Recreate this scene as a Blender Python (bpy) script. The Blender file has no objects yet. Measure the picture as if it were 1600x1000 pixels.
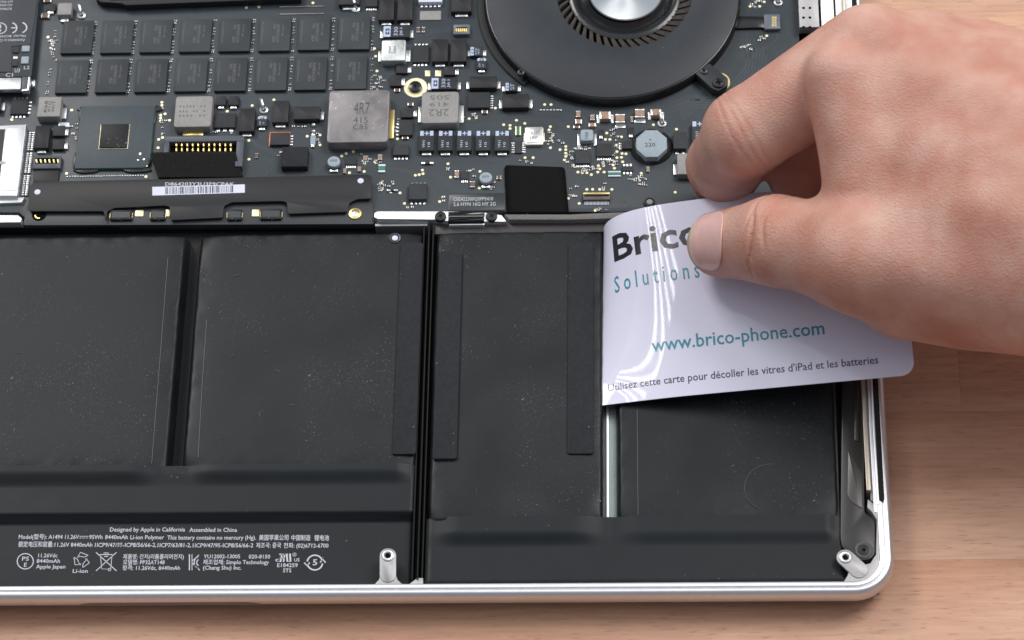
import bpy, bmesh, math, random
import numpy as np
from mathutils import Vector, Matrix

random.seed(7)
rng = np.random.default_rng(7)
SC = bpy.context.scene
COL = SC.collection
PI = math.pi

# ------------------------------------------------------------------ camera (1 unit = 1 cm)
TILT, ROLL, YAW, FOC, DIST = 0.53912571, -0.08341089, 0.08578606, 4652.9014, 78.452317
RM = (Matrix.Rotation(YAW, 3, 'Z') @ Matrix.Rotation(TILT, 3, 'X') @ Matrix.Rotation(ROLL, 3, 'Z'))
CAMPOS = RM @ Vector((0, 0, DIST))
cd = bpy.data.cameras.new('camera')
cam = bpy.data.objects.new('camera', cd)
COL.objects.link(cam)
cam.matrix_world = Matrix.Translation(CAMPOS) @ RM.to_4x4()
cd.sensor_width = 36
cd.lens = FOC * 36 / 1600
cd.clip_start = 1
cd.clip_end = 1000
cd.dof.use_dof = True
cd.dof.focus_distance = 78.6
cd.dof.aperture_fstop = 0.28
SC.camera = cam

# ------------------------------------------------------------------ room light
world = bpy.data.worlds.new('World')
SC.world = world
world.use_nodes = True
bgn = world.node_tree.nodes['Background']
bgn.inputs['Color'].default_value = (0.82, 0.88, 1.0, 1)
bgn.inputs['Strength'].default_value = 0.24
SC.view_settings.view_transform = 'Standard'
SC.view_settings.look = 'None'
SC.view_settings.exposure = 0.15
SC.view_settings.gamma = 1.0

def strip_lamp(x, y, z, sx, sy, rz, energy, color):
    l = bpy.data.lights.new('overhead_lamp', 'AREA')
    l.shape = 'RECTANGLE'
    l.size, l.size_y = sx, sy
    l.energy = energy
    l.color = color
    o = bpy.data.objects.new('overhead_lamp', l)
    COL.objects.link(o)
    o.location = (x, y, z)
    d = Vector((0, 0, 0)) - Vector((x, y, z))
    o.rotation_euler = (0, 0, rz)
    return o

# ceiling fixture with five parallel tubes, up and to the left of the bench
for k in range(5):
    a = math.radians(49)
    off = (k - 2) * 3.4
    strip_lamp(-87 + off * math.cos(a), 58.2 + off * math.sin(a), 150, 1.2, 60, a, 2900, (1.0, 0.98, 0.95))
# large soft key lamp, added behind on the left outside the card's reflections
key = strip_lamp(-98, 118, 150, 62, 62, 0, 150000, (1.0, 0.97, 0.94))
key.rotation_euler = (Vector((98, -118, -150))).to_track_quat('-Z', 'Y').to_euler()
# soft fill lamp, added behind on the right to lift the shaded wood
k2 = strip_lamp(95, 60, 150, 80, 80, 0, 190000, (1.0, 0.97, 0.95))
k2.rotation_euler = (Vector((-95, -60, -150))).to_track_quat('-Z', 'Y').to_euler()
# broad lamp added overhead as ceiling bounce, mostly behind the bench
strip_lamp(-10, 62, 190, 330, 250, 0, 165000, (0.88, 0.94, 1.0))

# ------------------------------------------------------------------ helpers
def W(px, py, z=0.0):
    """point of the horizontal plane at height z that the photograph shows at (px, py)"""
    d = RM @ Vector(((px - 800) / FOC, -(py - 500) / FOC, -1.0))
    t = (z - CAMPOS.z) / d.z
    return CAMPOS + d * t

def rect_px(x0, y0, x1, y1, z):
    cx, cy = (x0 + x1) / 2, (y0 + y1) / 2
    c = W(cx, cy, z)
    w = abs(W(x1, cy, z).x - W(x0, cy, z).x)
    d = abs(W(cx, y0, z).y - W(cx, y1, z).y)
    return c, w, d

BASE = {}
def empty(name, loc, label, cat, group=None, kind=None):
    o = bpy.data.objects.new(name, None)
    COL.objects.link(o)
    o.location = loc
    o.empty_display_size = 0.5
    o['label'] = label
    o['category'] = cat
    if group: o['group'] = group
    if kind: o['kind'] = kind
    BASE[o] = Vector(loc)
    return o

def world_base(o):
    b = Vector((0, 0, 0))
    while o is not None:
        b += o.location
        o = o.parent
    return b

def link(name, mesh, parent=None, loc=(0, 0, 0), rz=0.0):
    o = bpy.data.objects.new(name, mesh)
    COL.objects.link(o)
    loc = Vector(loc)
    if parent is not None:
        o.parent = parent
        loc = loc - world_base(parent)
    o.location = loc
    if rz: o.rotation_euler = (0, 0, rz)
    return o

def round_rect(w, d, r, n=4):
    r = min(r, w / 2 - 1e-5, d / 2 - 1e-5)
    if r <= 1e-4:
        return [(-w/2, -d/2), (w/2, -d/2), (w/2, d/2), (-w/2, d/2)]
    pts = []
    for cx, cy, a0 in ((w/2-r, -d/2+r, -90), (w/2-r, d/2-r, 0), (-w/2+r, d/2-r, 90), (-w/2+r, -d/2+r, 180)):
        for k in range(n + 1):
            a = math.radians(a0 + 90 * k / n)
            pts.append((cx + r * math.cos(a), cy + r * math.sin(a)))
    return pts

def offset_poly(poly, b):
    n = len(poly)
    out = []
    for i in range(n):
        p0, p1, p2 = Vector(poly[i-1]), Vector(poly[i]), Vector(poly[(i+1) % n])
        e1, e2 = (p1 - p0), (p2 - p1)
        if e1.length < 1e-9 or e2.length < 1e-9:
            out.append(tuple(p1)); continue
        e1.normalize(); e2.normalize()
        n1, n2 = Vector((-e1.y, e1.x)), Vector((-e2.y, e2.x))
        m = n1 + n2
        l = m.length_squared
        m = n1 if l < 0.3 else m * (2 / l)
        out.append((p1.x + m.x * b, p1.y + m.y * b))
    return out

class MB:
    def __init__(s):
        s.v, s.f, s.mi, s.m = [], [], [], []
    def mat(s, m):
        if m not in s.m: s.m.append(m)
        return s.m.index(m)
    def add(s, verts, faces, m):
        b = len(s.v)
        i = s.mat(m)
        s.v += [tuple(v) for v in verts]
        for f in faces:
            s.f.append([b + k for k in f]); s.mi.append(i)
        return s
    def prism(s, poly, z0, z1, m, b=0.0, cx=0, cy=0, rz=0.0, bottom=False):
        n = len(poly)
        c, si = math.cos(rz), math.sin(rz)
        T = lambda p: (cx + p[0]*c - p[1]*si, cy + p[0]*si + p[1]*c)
        rings = [(poly, z0)]
        if b > 0:
            rings += [(poly, z1 - b), (offset_poly(poly, b * 0.35), z1 - b * 0.3), (offset_poly(poly, b), z1)]
        else:
            rings += [(poly, z1)]
        vs, fs = [], []
        for pl, z in rings:
            for p in pl:
                q = T(p); vs.append((q[0], q[1], z))
        for k in range(len(rings) - 1):
            for i in range(n):
                j = (i + 1) % n
                fs.append([k*n+i, k*n+j, (k+1)*n+j, (k+1)*n+i])
        fs.append([(len(rings)-1)*n + i for i in range(n)])
        if bottom: fs.append([i for i in reversed(range(n))])
        return s.add(vs, fs, m)
    def box(s, cx, cy, w, d, z0, z1, m, r=0.0, b=0.0, rz=0.0, n=3):
        return s.prism(round_rect(w, d, r, n), z0, z1, m, b, cx, cy, rz)
    def disc(s, cx, cy, r, z0, z1, m, n=20, b=0.0):
        return s.prism([(r*math.cos(2*PI*k/n), r*math.sin(2*PI*k/n)) for k in range(n)], z0, z1, m, b, cx, cy)
    def ring(s, cx, cy, prof, m, n=64, a0=0.0, a1=2*PI):
        """revolve prof [(r, z), ...] about the vertical axis"""
        vs, fs = [], []
        full = abs(a1 - a0 - 2*PI) < 1e-6
        cols = n if full else n + 1
        for k in range(cols):
            a = a0 + (a1 - a0) * k / n
            for r, z in prof:
                vs.append((cx + r*math.cos(a), cy + r*math.sin(a), z))
        P = len(prof)
        for k in range(n):
            k2 = (k + 1) % cols
            for i in range(P - 1):
                fs.append([k*P+i, k2*P+i, k2*P+i+1, k*P+i+1])
        return s.add(vs, fs, m)
    def tube(s, pts, r, m, n=8):
        vs, fs = [], []
        pts = [Vector(p) for p in pts]
        for i, p in enumerate(pts):
            d = (pts[min(i+1, len(pts)-1)] - pts[max(i-1, 0)]).normalized()
            u = d.orthogonal().normalized(); w = d.cross(u)
            rr = r[i] if isinstance(r, (list, tuple)) else r
            for k in range(n):
                a = 2*PI*k/n
                vs.append(p + (u*math.cos(a) + w*math.sin(a)) * rr)
        for i in range(len(pts)-1):
            for k in range(n):
                k2 = (k+1) % n
                fs.append([i*n+k, i*n+k2, (i+1)*n+k2, (i+1)*n+k])
        fs.append(list(range(n))); fs.append([(len(pts)-1)*n + k for k in reversed(range(n))])
        return s.add(vs, fs, m)
    def sphere(s, c, rx, ry, rz, m, nu=10, nv=6, half=False):
        vs, fs = [], []
        top = PI/2 if half else PI
        for i in range(nv+1):
            t = top * i / nv
            for k in range(nu):
                a = 2*PI*k/nu
                vs.append((c[0]+rx*math.sin(t)*math.cos(a), c[1]+ry*math.sin(t)*math.sin(a), c[2]+rz*math.cos(t)))
        for i in range(nv):
            for k in range(nu):
                k2 = (k+1) % nu
                fs.append([i*nu+k, (i+1)*nu+k, (i+1)*nu+k2, i*nu+k2])
        return s.add(vs, fs, m)
    def mesh(s, name, smooth=True, angle=35):
        me = bpy.data.meshes.new(name)
        me.from_pydata(s.v, [], s.f)
        for m in s.m: me.materials.append(m)
        me.polygons.foreach_set('material_index', s.mi)
        bm = bmesh.new(); bm.from_mesh(me)
        bmesh.ops.recalc_face_normals(bm, faces=bm.faces)
        if smooth:
            th = math.radians(angle)
            for f in bm.faces: f.smooth = True
            for e in bm.edges:
                if len(e.link_faces) == 2 and e.calc_face_angle(0) > th: e.smooth = False
        bm.to_mesh(me); bm.free()
        return me
    def build(s, name, parent=None, loc=(0, 0, 0), rz=0.0, smooth=True, angle=35):
        return link(name, s.mesh(name, smooth, angle), parent, loc, rz)
    def world(s, name, parent=None, smooth=True, angle=35):
        """vertices given in world coordinates: recentre on their own middle"""
        a = np.array(s.v)
        c = (a.min(0) + a.max(0)) / 2
        s.v = [tuple(p) for p in (a - c)]
        return s.build(name, parent, c, 0.0, smooth, angle)

def grid_mesh(xs, ys, zf, m, skirt=None):
    """height field over xs, ys"""
    b = MB()
    X, Y = np.meshgrid(xs, ys)
    Z = zf(X, Y)
    nx, ny = len(xs), len(ys)
    vs = np.stack([X, Y, Z], -1).reshape(-1, 3)
    fs = [[j*nx+i, j*nx+i+1, (j+1)*nx+i+1, (j+1)*nx+i] for j in range(ny-1) for i in range(nx-1)]
    b.add(vs, fs, m)
    if skirt is not None:
        loop = [i for i in range(nx)] + [j*nx+nx-1 for j in range(1, ny)] + [(ny-1)*nx+i for i in range(nx-2, -1, -1)] + [j*nx for j in range(ny-2, 0, -1)]
        n = len(loop)
        vv = [vs[k] for k in loop] + [(vs[k][0], vs[k][1], skirt) for k in loop]
        b.add(vv, [[i, n+i, n+(i+1) % n, (i+1) % n] for i in range(n)], m)
    return b

def sstep(a, b, x):
    t = np.clip((x - a) / (b - a), 0, 1)
    return t * t * (3 - 2 * t)

# ------------------------------------------------------------------ materials
def material(name, color, rough=0.5, metal=0.0, spec=0.5, var=0.0, var_scale=3.0, bump=0.0, bump_scale=40.0, rvar=0.0, coat=0.0, specks=None, stretch=None, sss=None):
    m = bpy.data.materials.new(name)
    m.use_nodes = True
    nt = m.node_tree
    N, L = nt.nodes, nt.links
    p = N['Principled BSDF']
    p.inputs['Base Color'].default_value = (*color, 1)
    p.inputs['Roughness'].default_value = rough
    p.inputs['Metallic'].default_value = metal
    p.inputs['Specular IOR Level'].default_value = spec
    p.inputs['Coat Weight'].default_value = coat
    tc = N.new('ShaderNodeTexCoord')
    src = tc.outputs['Object']
    if stretch:
        mp = N.new('ShaderNodeMapping')
        mp.inputs['Scale'].default_value = stretch
        L.new(src, mp.inputs['Vector'])
        src = mp.outputs['Vector']
    out = None
    if var > 0:
        n = N.new('ShaderNodeTexNoise'); n.inputs['Scale'].default_value = var_scale; n.inputs['Detail'].default_value = 5
        L.new(src, n.inputs['Vector'])
        r = N.new('ShaderNodeMapRange')
        r.inputs['From Min'].default_value = 0.25; r.inputs['From Max'].default_value = 0.75
        r.inputs['To Min'].default_value = 1 - var; r.inputs['To Max'].default_value = 1 + var
        L.new(n.outputs['Fac'], r.inputs['Value'])
        mx = N.new('ShaderNodeMix'); mx.data_type = 'RGBA'; mx.blend_type = 'MULTIPLY'; mx.inputs['Factor'].default_value = 1
        mx.inputs['A'].default_value = (*color, 1)
        L.new(r.outputs['Result'], mx.inputs['B'])
        out = mx.outputs['Result']
        if rvar > 0:
            r2 = N.new('ShaderNodeMapRange')
            r2.inputs['From Min'].default_value = 0.3; r2.inputs['From Max'].default_value = 0.7
            r2.inputs['To Min'].default_value = rough - rvar; r2.inputs['To Max'].default_value = rough + rvar
            L.new(n.outputs['Fac'], r2.inputs['Value'])
            L.new(r2.outputs['Result'], p.inputs['Roughness'])
    if specks:
        for sc, th, colr, patch in specks:
            v = N.new('ShaderNodeTexVoronoi'); v.inputs['Scale'].default_value = sc
            nz = N.new('ShaderNodeTexNoise'); nz.inputs['Scale'].default_value = sc * 2.2
            L.new(src, nz.inputs['Vector'])
            ad = N.new('ShaderNodeVectorMath'); ad.operation = 'MULTIPLY_ADD'
            L.new(nz.outputs['Color'], ad.inputs[0]); ad.inputs[1].default_value = (0.35/sc,)*3
            L.new(src, ad.inputs[2])
            L.new(ad.outputs['Vector'], v.inputs['Vector'])
            sep = N.new('ShaderNodeSeparateColor'); L.new(v.outputs['Color'], sep.inputs['Color'])
            # size of the speck differs from cell to cell; most cells have none
            pw = N.new('ShaderNodeMath'); pw.operation = 'POWER'; L.new(sep.outputs['Red'], pw.inputs[0]); pw.inputs[1].default_value = 4.5
            n2 = N.new('ShaderNodeTexNoise'); n2.inputs['Scale'].default_value = patch; L.new(src, n2.inputs['Vector'])
            cr = N.new('ShaderNodeMapRange'); cr.inputs['From Min'].default_value = 0.33; cr.inputs['From Max'].default_value = 0.66
            L.new(n2.outputs['Fac'], cr.inputs['Value'])
            ml = N.new('ShaderNodeMath'); ml.operation = 'MULTIPLY'; L.new(pw.outputs['Value'], ml.inputs[0]); L.new(cr.outputs['Result'], ml.inputs[1])
            m2 = N.new('ShaderNodeMath'); m2.operation = 'MULTIPLY'; L.new(ml.outputs['Value'], m2.inputs[0]); m2.inputs[1].default_value = th
            lt = N.new('ShaderNodeMath'); lt.operation = 'LESS_THAN'; L.new(v.outputs['Distance'], lt.inputs[0]); L.new(m2.outputs['Value'], lt.inputs[1])
            mx2 = N.new('ShaderNodeMix'); mx2.data_type = 'RGBA'
            L.new(lt.outputs['Value'], mx2.inputs['Factor'])
            if out is None: mx2.inputs['A'].default_value = (*color, 1)
            else: L.new(out, mx2.inputs['A'])
            mx2.inputs['B'].default_value = (*colr, 1)
            out = mx2.outputs['Result']
    if out is not None: L.new(out, p.inputs['Base Color'])
    if bump > 0:
        n = N.new('ShaderNodeTexNoise'); n.inputs['Scale'].default_value = bump_scale; n.inputs['Detail'].default_value = 3
        L.new(src, n.inputs['Vector'])
        bm_ = N.new('ShaderNodeBump'); bm_.inputs['Strength'].default_value = 1.0; bm_.inputs['Distance'].default_value = bump
        L.new(n.outputs['Fac'], bm_.inputs['Height'])
        L.new(bm_.outputs['Normal'], p.inputs['Normal'])
    if sss:
        p.inputs['Subsurface Weight'].default_value = sss[0]
        p.inputs['Subsurface Radius'].default_value = sss[1]
        p.inputs['Subsurface Scale'].default_value = sss[2]
    return m

DUST = [(5, 0.10, (0.30, 0.28, 0.25), 0.7), (10, 0.17, (0.16, 0.155, 0.145), 0.8), (24, 0.36, (0.11, 0.113, 0.110), 0.7), (45, 0.48, (0.065, 0.068, 0.07), 0.5)]
M_cell = material('battery pouch', (0.0092, 0.0110, 0.0128), 0.44, 0, 0.28, 0.55, 0.45, 0.0014, 60, 0.07, specks=DUST)
M_film = material('battery film', (0.0075, 0.0100, 0.0122), 0.46, 0, 0.26, 0.12, 1.5, 0.0006, 90, 0.05, specks=[(7, 0.13, (0.28, 0.27, 0.25), 0.6)])
M_ringm = material('faint ring', (.03, .032, .034), .5)
M_lint = material('lint', (.15, .148, .135), .9, 0, .2)
M_foam = material('foam strip', (0.021, 0.023, 0.027), 0.8, 0, 0.3, 0.25, 12, 0.008, 55, specks=[(8, 0.16, (0.3, 0.29, 0.26), 0.8)])
M_alu = material('brushed aluminium', (0.72, 0.72, 0.74), 0.45, 1.0, 0.5, 0.04, 6, 0.0006, 90)
M_aluw = material('bright aluminium', (0.94, 0.95, 0.96), 0.5, 1.0, 0.5, 0.03, 6, 0.0006, 90)
M_tab = material('sandblasted aluminium', (0.40, 0.39, 0.39), 0.55, 0.85, 0.5, 0.06, 14, 0.002, 140)
M_hub = material('turned steel', (0.52, 0.54, 0.55), 0.3, 1.0, 0.5, 0.03, 4, 0.0006, 60)
M_black = material('black plastic', (0.012, 0.012, 0.013), 0.5, 0, 0.4, 0.1, 8, 0.0008, 80)
M_blackgl = material('glossy black plastic', (0.01, 0.01, 0.011), 0.22, 0, 0.5)
M_rubber = material('black rubber', (0.009, 0.009, 0.009), 0.7, 0, 0.3)
M_pcb = material('dark solder mask', (0.031, 0.040, 0.047), 0.42, 0, 0.42, 0.14, 0.7, 0.0006, 40, 0.05)
M_trace = material('trace under solder mask', (0.052, 0.062, 0.069), 0.42, 0, 0.45, 0.12, 1.0)
M_ic = material('chip epoxy', (0.026, 0.028, 0.031), 0.62, 0, 0.35, 0.12, 8, 0.001, 110)
M_ic2 = material('tall capacitor epoxy', (0.018, 0.018, 0.020), 0.55, 0, 0.35, 0.15, 8, 0.001, 110)
M_ram = material('memory chip epoxy', (0.030, 0.037, 0.041), 0.55, 0, 0.4, 0.08, 4, 0.001, 120)
def tone_by_piece(m, lo, hi):
    nt = m.node_tree; p = nt.nodes['Principled BSDF']; src = p.inputs['Base Color'].links[0].from_socket
    oi = nt.nodes.new('ShaderNodeObjectInfo'); mr = nt.nodes.new('ShaderNodeMapRange'); mr.inputs['To Min'].default_value = lo; mr.inputs['To Max'].default_value = hi
    nt.links.new(oi.outputs['Random'], mr.inputs['Value'])
    mx = nt.nodes.new('ShaderNodeMix'); mx.data_type = 'RGBA'; mx.blend_type = 'MULTIPLY'; mx.inputs['Factor'].default_value = 1
    nt.links.new(src, mx.inputs['A']); nt.links.new(mr.outputs['Result'], mx.inputs['B']); nt.links.new(mx.outputs['Result'], p.inputs['Base Color'])
tone_by_piece(M_ram, .82, 1.15); tone_by_piece(M_ic2, .75, 1.35); tone_by_piece(M_ic, .75, 1.35)
M_die = material('silicon die', (0.010, 0.010, 0.012), 0.5, 0, 0.3, specks=[(22, 0.4, (0.4, 0.4, 0.42), 2.0)])
M_sub = material('chip substrate', (0.050, 0.064, 0.072), 0.5, 0, 0.4, 0.1, 5, 0.0006, 90)
M_subg = material('green substrate edge', (0.03, 0.11, 0.05), 0.5)
M_glue = material('black underfill', (0.014, 0.014, 0.015), 0.3, 0, 0.5)
M_ferr = material('grey ferrite', (0.27, 0.26, 0.25), 0.55, 0.15, 0.5, 0.12, 9, 0.002, 70)
M_ferrs = material('shiny ferrite', (0.55, 0.58, 0.56), 0.38, 0.7, 0.5, 0.15, 10, 0.006, 40, 0.1)
M_ferrd = material('weathered ferrite', (0.215, 0.20, 0.20), 0.45, 0.35, 0.5, 0.22, 3, 0.003, 40, 0.12, specks=[(16, 0.3, (0.8, 0.8, 0.8), 1.5)])
M_oct = material('blue grey ferrite', (0.30, 0.36, 0.40), 0.5, 0, 0.4, 0.08, 9, 0.001, 90)
M_sil = material('tinned solder', (0.82, 0.82, 0.80), 0.28, 0.9, 0.5, 0.08, 30, 0.003, 60)
M_gold = material('gold plating', (0.86, 0.66, 0.26), 0.3, 0.9, 0.5)
M_pad = material('gold test pad', (0.88, 0.80, 0.50), 0.4, 0.6, 0.5)
M_tan = material('ceramic capacitor', (0.36, 0.24, 0.17), 0.55, 0, 0.4, 0.08, 20)
M_tan2 = material('dark ceramic', (0.16, 0.10, 0.07), 0.55, 0, 0.4, 0.08, 20)
M_green = material('green resistor', (0.02, 0.20, 0.09), 0.4)
M_blue = material('pale blue ink', (0.46, 0.54, 0.72), 0.6)
M_ink = material('black ink', (0.012, 0.012, 0.014), 0.6)
M_inkf = material('worn ink', (.07, .065, .065), .6)
M_grey = material('laser marking', (0.13, 0.13, 0.13), 0.7)
M_greyd = material('faint laser marking', (0.15, 0.14, 0.145), 0.7)
M_white = material('white ink', (0.55, 0.57, 0.62), 0.6)
M_label = material('white label', (0.66, 0.68, 0.80), 0.5)
M_dark = material('dark sticker', (0.03, 0.035, 0.038), 0.35)
M_lid = material('fan lid', (0.020, 0.024, 0.030), 0.5, 0.0, 0.4, 0.12, 1.4, 0.0008, 90, 0.04, specks=[(9, 0.16, (0.30, 0.25, 0.18), 0.7)])
M_blade = material('dusty fan blade', (0.060, 0.052, 0.045), 0.65, 0, 0.3, 0.35, 6)
M_orange = material('copper edge', (0.55, 0.16, 0.06), 0.4, 0.3)
M_cream = material('anodised ledge', (0.55, 0.47, 0.38), 0.4, 0.7)
nt_ = M_hub.node_tree; tg_ = nt_.nodes.new('ShaderNodeTangent'); tg_.direction_type = 'RADIAL'; tg_.axis = 'Z'
pb_ = nt_.nodes['Principled BSDF']; pb_.inputs['Anisotropic'].default_value = .85; nt_.links.new(tg_.outputs['Tangent'], pb_.inputs['Tangent'])
M_foamgrey = material('grey foam gasket', (0.17, 0.165, 0.155), 0.85, 0, 0.2, 0.2, 30, 0.006, 60)
M_foamblk = material('porous black foam', (0.014, 0.013, 0.013), 0.9, 0, 0.2, 0.5, 25, 0.02, 30)
M_brown = material('brown film', (0.045, 0.040, 0.040), 0.45, 0, 0.4)
M_speaker = material('speaker plastic', (0.022, 0.021, 0.020), 0.38, 0, 0.5, 0.1, 6, 0.0006, 80)
M_facet = material('speaker grey facet', (0.075, 0.07, 0.066), 0.35, 0.2, 0.5)
M_card = material('white plastic card', (0.74, 0.72, 0.85), 0.035, 0, 0.5, 0.015, 1.2)
M_cardink = material('card black ink', (0.02, 0.018, 0.022), 0.16, 0, 0.5)
M_teal = material('card teal ink', (0.045, 0.27, 0.34), 0.16, 0, 0.5)
M_purple = material('card dark purple ink', (0.085, 0.06, 0.115), 0.16, 0, 0.5)
M_floor = material('shade darkened floor', (.012, .012, .013), .6, 0, .3)  # aluminium floor coloured black, so the gaps between cells look shaded
M_slit = material('dull aluminium', (.33, .38, .36), .5, .8, .5, .1, 20, .004, 120)
M_darkhole = material('dark recess', (0.004, 0.004, 0.004), 0.9, 0, 0.1)

def wood_material():
    m = bpy.data.materials.new('beech wood')
    m.use_nodes = True
    nt = m.node_tree; N, L = nt.nodes, nt.links
    p = N['Principled BSDF']
    tc = N.new('ShaderNodeTexCoord'); oi = N.new('ShaderNodeObjectInfo')
    off = N.new('ShaderNodeVectorMath'); off.operation = 'MULTIPLY_ADD'
    cmb = N.new('ShaderNodeCombineXYZ')
    for i in range(3): L.new(oi.outputs['Random'], cmb.inputs[i])
    L.new(cmb.outputs['Vector'], off.inputs[0]); off.inputs[1].default_value = (80, 60, 40)
    L.new(tc.outputs['Object'], off.inputs[2])
    def noise(scale, stretch, detail=4, dist=0.0):
        mp = N.new('ShaderNodeMapping'); mp.inputs['Scale'].default_value = stretch
        L.new(off.outputs['Vector'], mp.inputs['Vector'])
        n = N.new('ShaderNodeTexNoise'); n.inputs['Scale'].default_value = scale; n.inputs['Detail'].default_value = detail
        n.inputs['Distortion'].default_value = dist
        L.new(mp.outputs['Vector'], n.inputs['Vector'])
        return n.outputs['Fac']
    ramp = N.new('ShaderNodeValToRGB')
    e = ramp.color_ramp.elements
    e[0].position = 0.28; e[0].color = (0.47, 0.245, 0.150, 1)
    e[1].position = 0.74; e[1].color = (0.64, 0.385, 0.260, 1)
    L.new(noise(0.55, (0.16, 1, 1), 5, 0.6), ramp.inputs['Fac'])
    fine = N.new('ShaderNodeMapRange'); fine.inputs['From Min'].default_value = 0.3; fine.inputs['From Max'].default_value = 0.7
    fine.inputs['To Min'].default_value = 0.88; fine.inputs['To Max'].default_value = 1.10
    L.new(noise(6, (0.12, 1.4, 1), 4), fine.inputs['Value'])
    m1 = N.new('ShaderNodeMix'); m1.data_type = 'RGBA'; m1.blend_type = 'MULTIPLY'; m1.inputs['Factor'].default_value = 1
    L.new(ramp.outputs['Color'], m1.inputs['A']); L.new(fine.outputs['Result'], m1.inputs['B'])
    # short dark pores
    pore = N.new('ShaderNodeMapRange'); pore.inputs['From Min'].default_value = 0.635; pore.inputs['From Max'].default_value = 0.70
    L.new(noise(7.0, (0.30, 3.2, 1), 2), pore.inputs['Value'])
    pm = N.new('ShaderNodeMath'); pm.operation = 'MULTIPLY'; pm.inputs[1].default_value = 0.42
    L.new(pore.outputs['Result'], pm.inputs[0])
    m2 = N.new('ShaderNodeMix'); m2.data_type = 'RGBA'
    L.new(pm.outputs['Value'], m2.inputs['Factor']); L.new(m1.outputs['Result'], m2.inputs['A'])
    m2.inputs['B'].default_value = (0.20, 0.095, 0.055, 1)
    # stave to stave tone
    tone = N.new('ShaderNodeMapRange'); tone.inputs['To Min'].default_value = 0.965; tone.inputs['To Max'].default_value = 1.03
    L.new(oi.outputs['Random'], tone.inputs['Value'])
    m3 = N.new('ShaderNodeMix'); m3.data_type = 'RGBA'; m3.blend_type = 'MULTIPLY'; m3.inputs['Factor'].default_value = 1
    L.new(m2.outputs['Result'], m3.inputs['A']); L.new(tone.outputs['Result'], m3.inputs['B'])
    L.new(m3.outputs['Result'], p.inputs['Base Color'])
    p.inputs['Roughness'].default_value = 0.42
    p.inputs['Specular IOR Level'].default_value = 0.35
    bp = N.new('ShaderNodeBump'); bp.inputs['Distance'].default_value = 0.004; bp.inputs['Strength'].default_value = 0.8; bp.invert = True
    L.new(pore.outputs['Result'], bp.inputs['Height']); L.new(bp.outputs['Normal'], p.inputs['Normal'])
    return m
M_wood = wood_material()

# ------------------------------------------------------------------ lettering
_TXT = {}
def text_geo(s, bold=0.0):
    key = (s, bold)
    if key not in _TXT:
        cu = bpy.data.curves.new('t', 'FONT')
        cu.body = s; cu.resolution_u = 2; cu.size = 1; cu.offset = bold
        ob = bpy.data.objects.new('t', cu); COL.objects.link(ob)
        dg = bpy.context.evaluated_depsgraph_get(); dg.update()
        me = bpy.data.meshes.new_from_object(ob.evaluated_get(dg))
        v = np.zeros(len(me.vertices) * 3); me.vertices.foreach_get('co', v)
        fs = [list(q.vertices) for q in me.polygons]
        bpy.data.objects.remove(ob); bpy.data.curves.remove(cu); bpy.data.meshes.remove(me)
        _TXT[key] = (v.reshape(-1, 3)[:, :2].copy(), fs)
    return _TXT[key]
CAP = None
def cap_h():
    global CAP
    if CAP is None: CAP = text_geo('H')[0][:, 1].max()
    return CAP
def rot2(v, deg):
    a = math.radians(deg); c, s = round(math.cos(a), 6), round(math.sin(a), 6)
    return np.stack([v[:, 0]*c - v[:, 1]*s, v[:, 0]*s + v[:, 1]*c], 1)
def text_fit(b, s, cx, cy, w, d, z, m, rot=0):
    """lettering scaled to the box w x d about (cx, cy)"""
    v, fs = text_geo(s)
    if len(v) == 0: return
    v = rot2(v, rot)
    lo, hi = v.min(0), v.max(0)
    v = (v - (lo + hi) / 2) / np.maximum(hi - lo, 1e-6) * np.array([w, d])
    b.add([(cx + p[0], cy + p[1], z) for p in v], fs, m)
def text_box(b, s, x0, y0, x1, y1, z, m, rot=0):
    c, w, d = rect_px(x0, y0, x1, y1, z)
    text_fit(b, s, c.x, c.y, w, d, z, m, rot)
def text_line(b, s, x0, x1, yb, cap, z, m):
    v, fs = text_geo(s, .009)
    p0, p1 = W(x0, yb, z), W(x1, yb, z)
    lo, hi = v[:, 0].min(), v[:, 0].max()
    sx = (p1.x - p0.x) / (hi - lo)
    sy = (W(x0, yb - cap, z).y - p0.y) / cap_h()
    b.add([(p0.x + (q[0]-lo)*sx, p0.y + (p1.y-p0.y)*(q[0]-lo)/(hi-lo) + q[1]*sy, z) for q in v], fs, m)
def stroke(b, pts, wd, z, m, closed=False):
    """flat printed line of width wd (cm) through world points"""
    P = [Vector((p[0], p[1])) for p in pts]
    n = len(P)
    vs = []
    for i in range(n):
        a = P[i-1] if (i > 0 or closed) else P[i]
        c = P[(i+1) % n] if (i < n-1 or closed) else P[i]
        d = (c - a).normalized(); nn = Vector((-d.y, d.x)) * wd / 2
        vs += [(P[i].x+nn.x, P[i].y+nn.y, z), (P[i].x-nn.x, P[i].y-nn.y, z)]
    fs = [[2*i, 2*i+1, 2*i+3, 2*i+2] for i in range(n-1)]
    if closed: fs.append([2*n-2, 2*n-1, 1, 0])
    b.add(vs, fs, m)
def stroke_px(b, pts, wpx, z, m, closed=False):
    stroke(b, [W(x, y, z) for x, y in pts], wpx / 60.0, z, m, closed)
def arc_px(cx, cy, rx, ry, a0, a1, n=16):
    return [(cx + rx*math.cos(math.radians(a0 + (a1-a0)*k/n)), cy - ry*math.sin(math.radians(a0 + (a1-a0)*k/n))) for k in range(n+1)]

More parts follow.
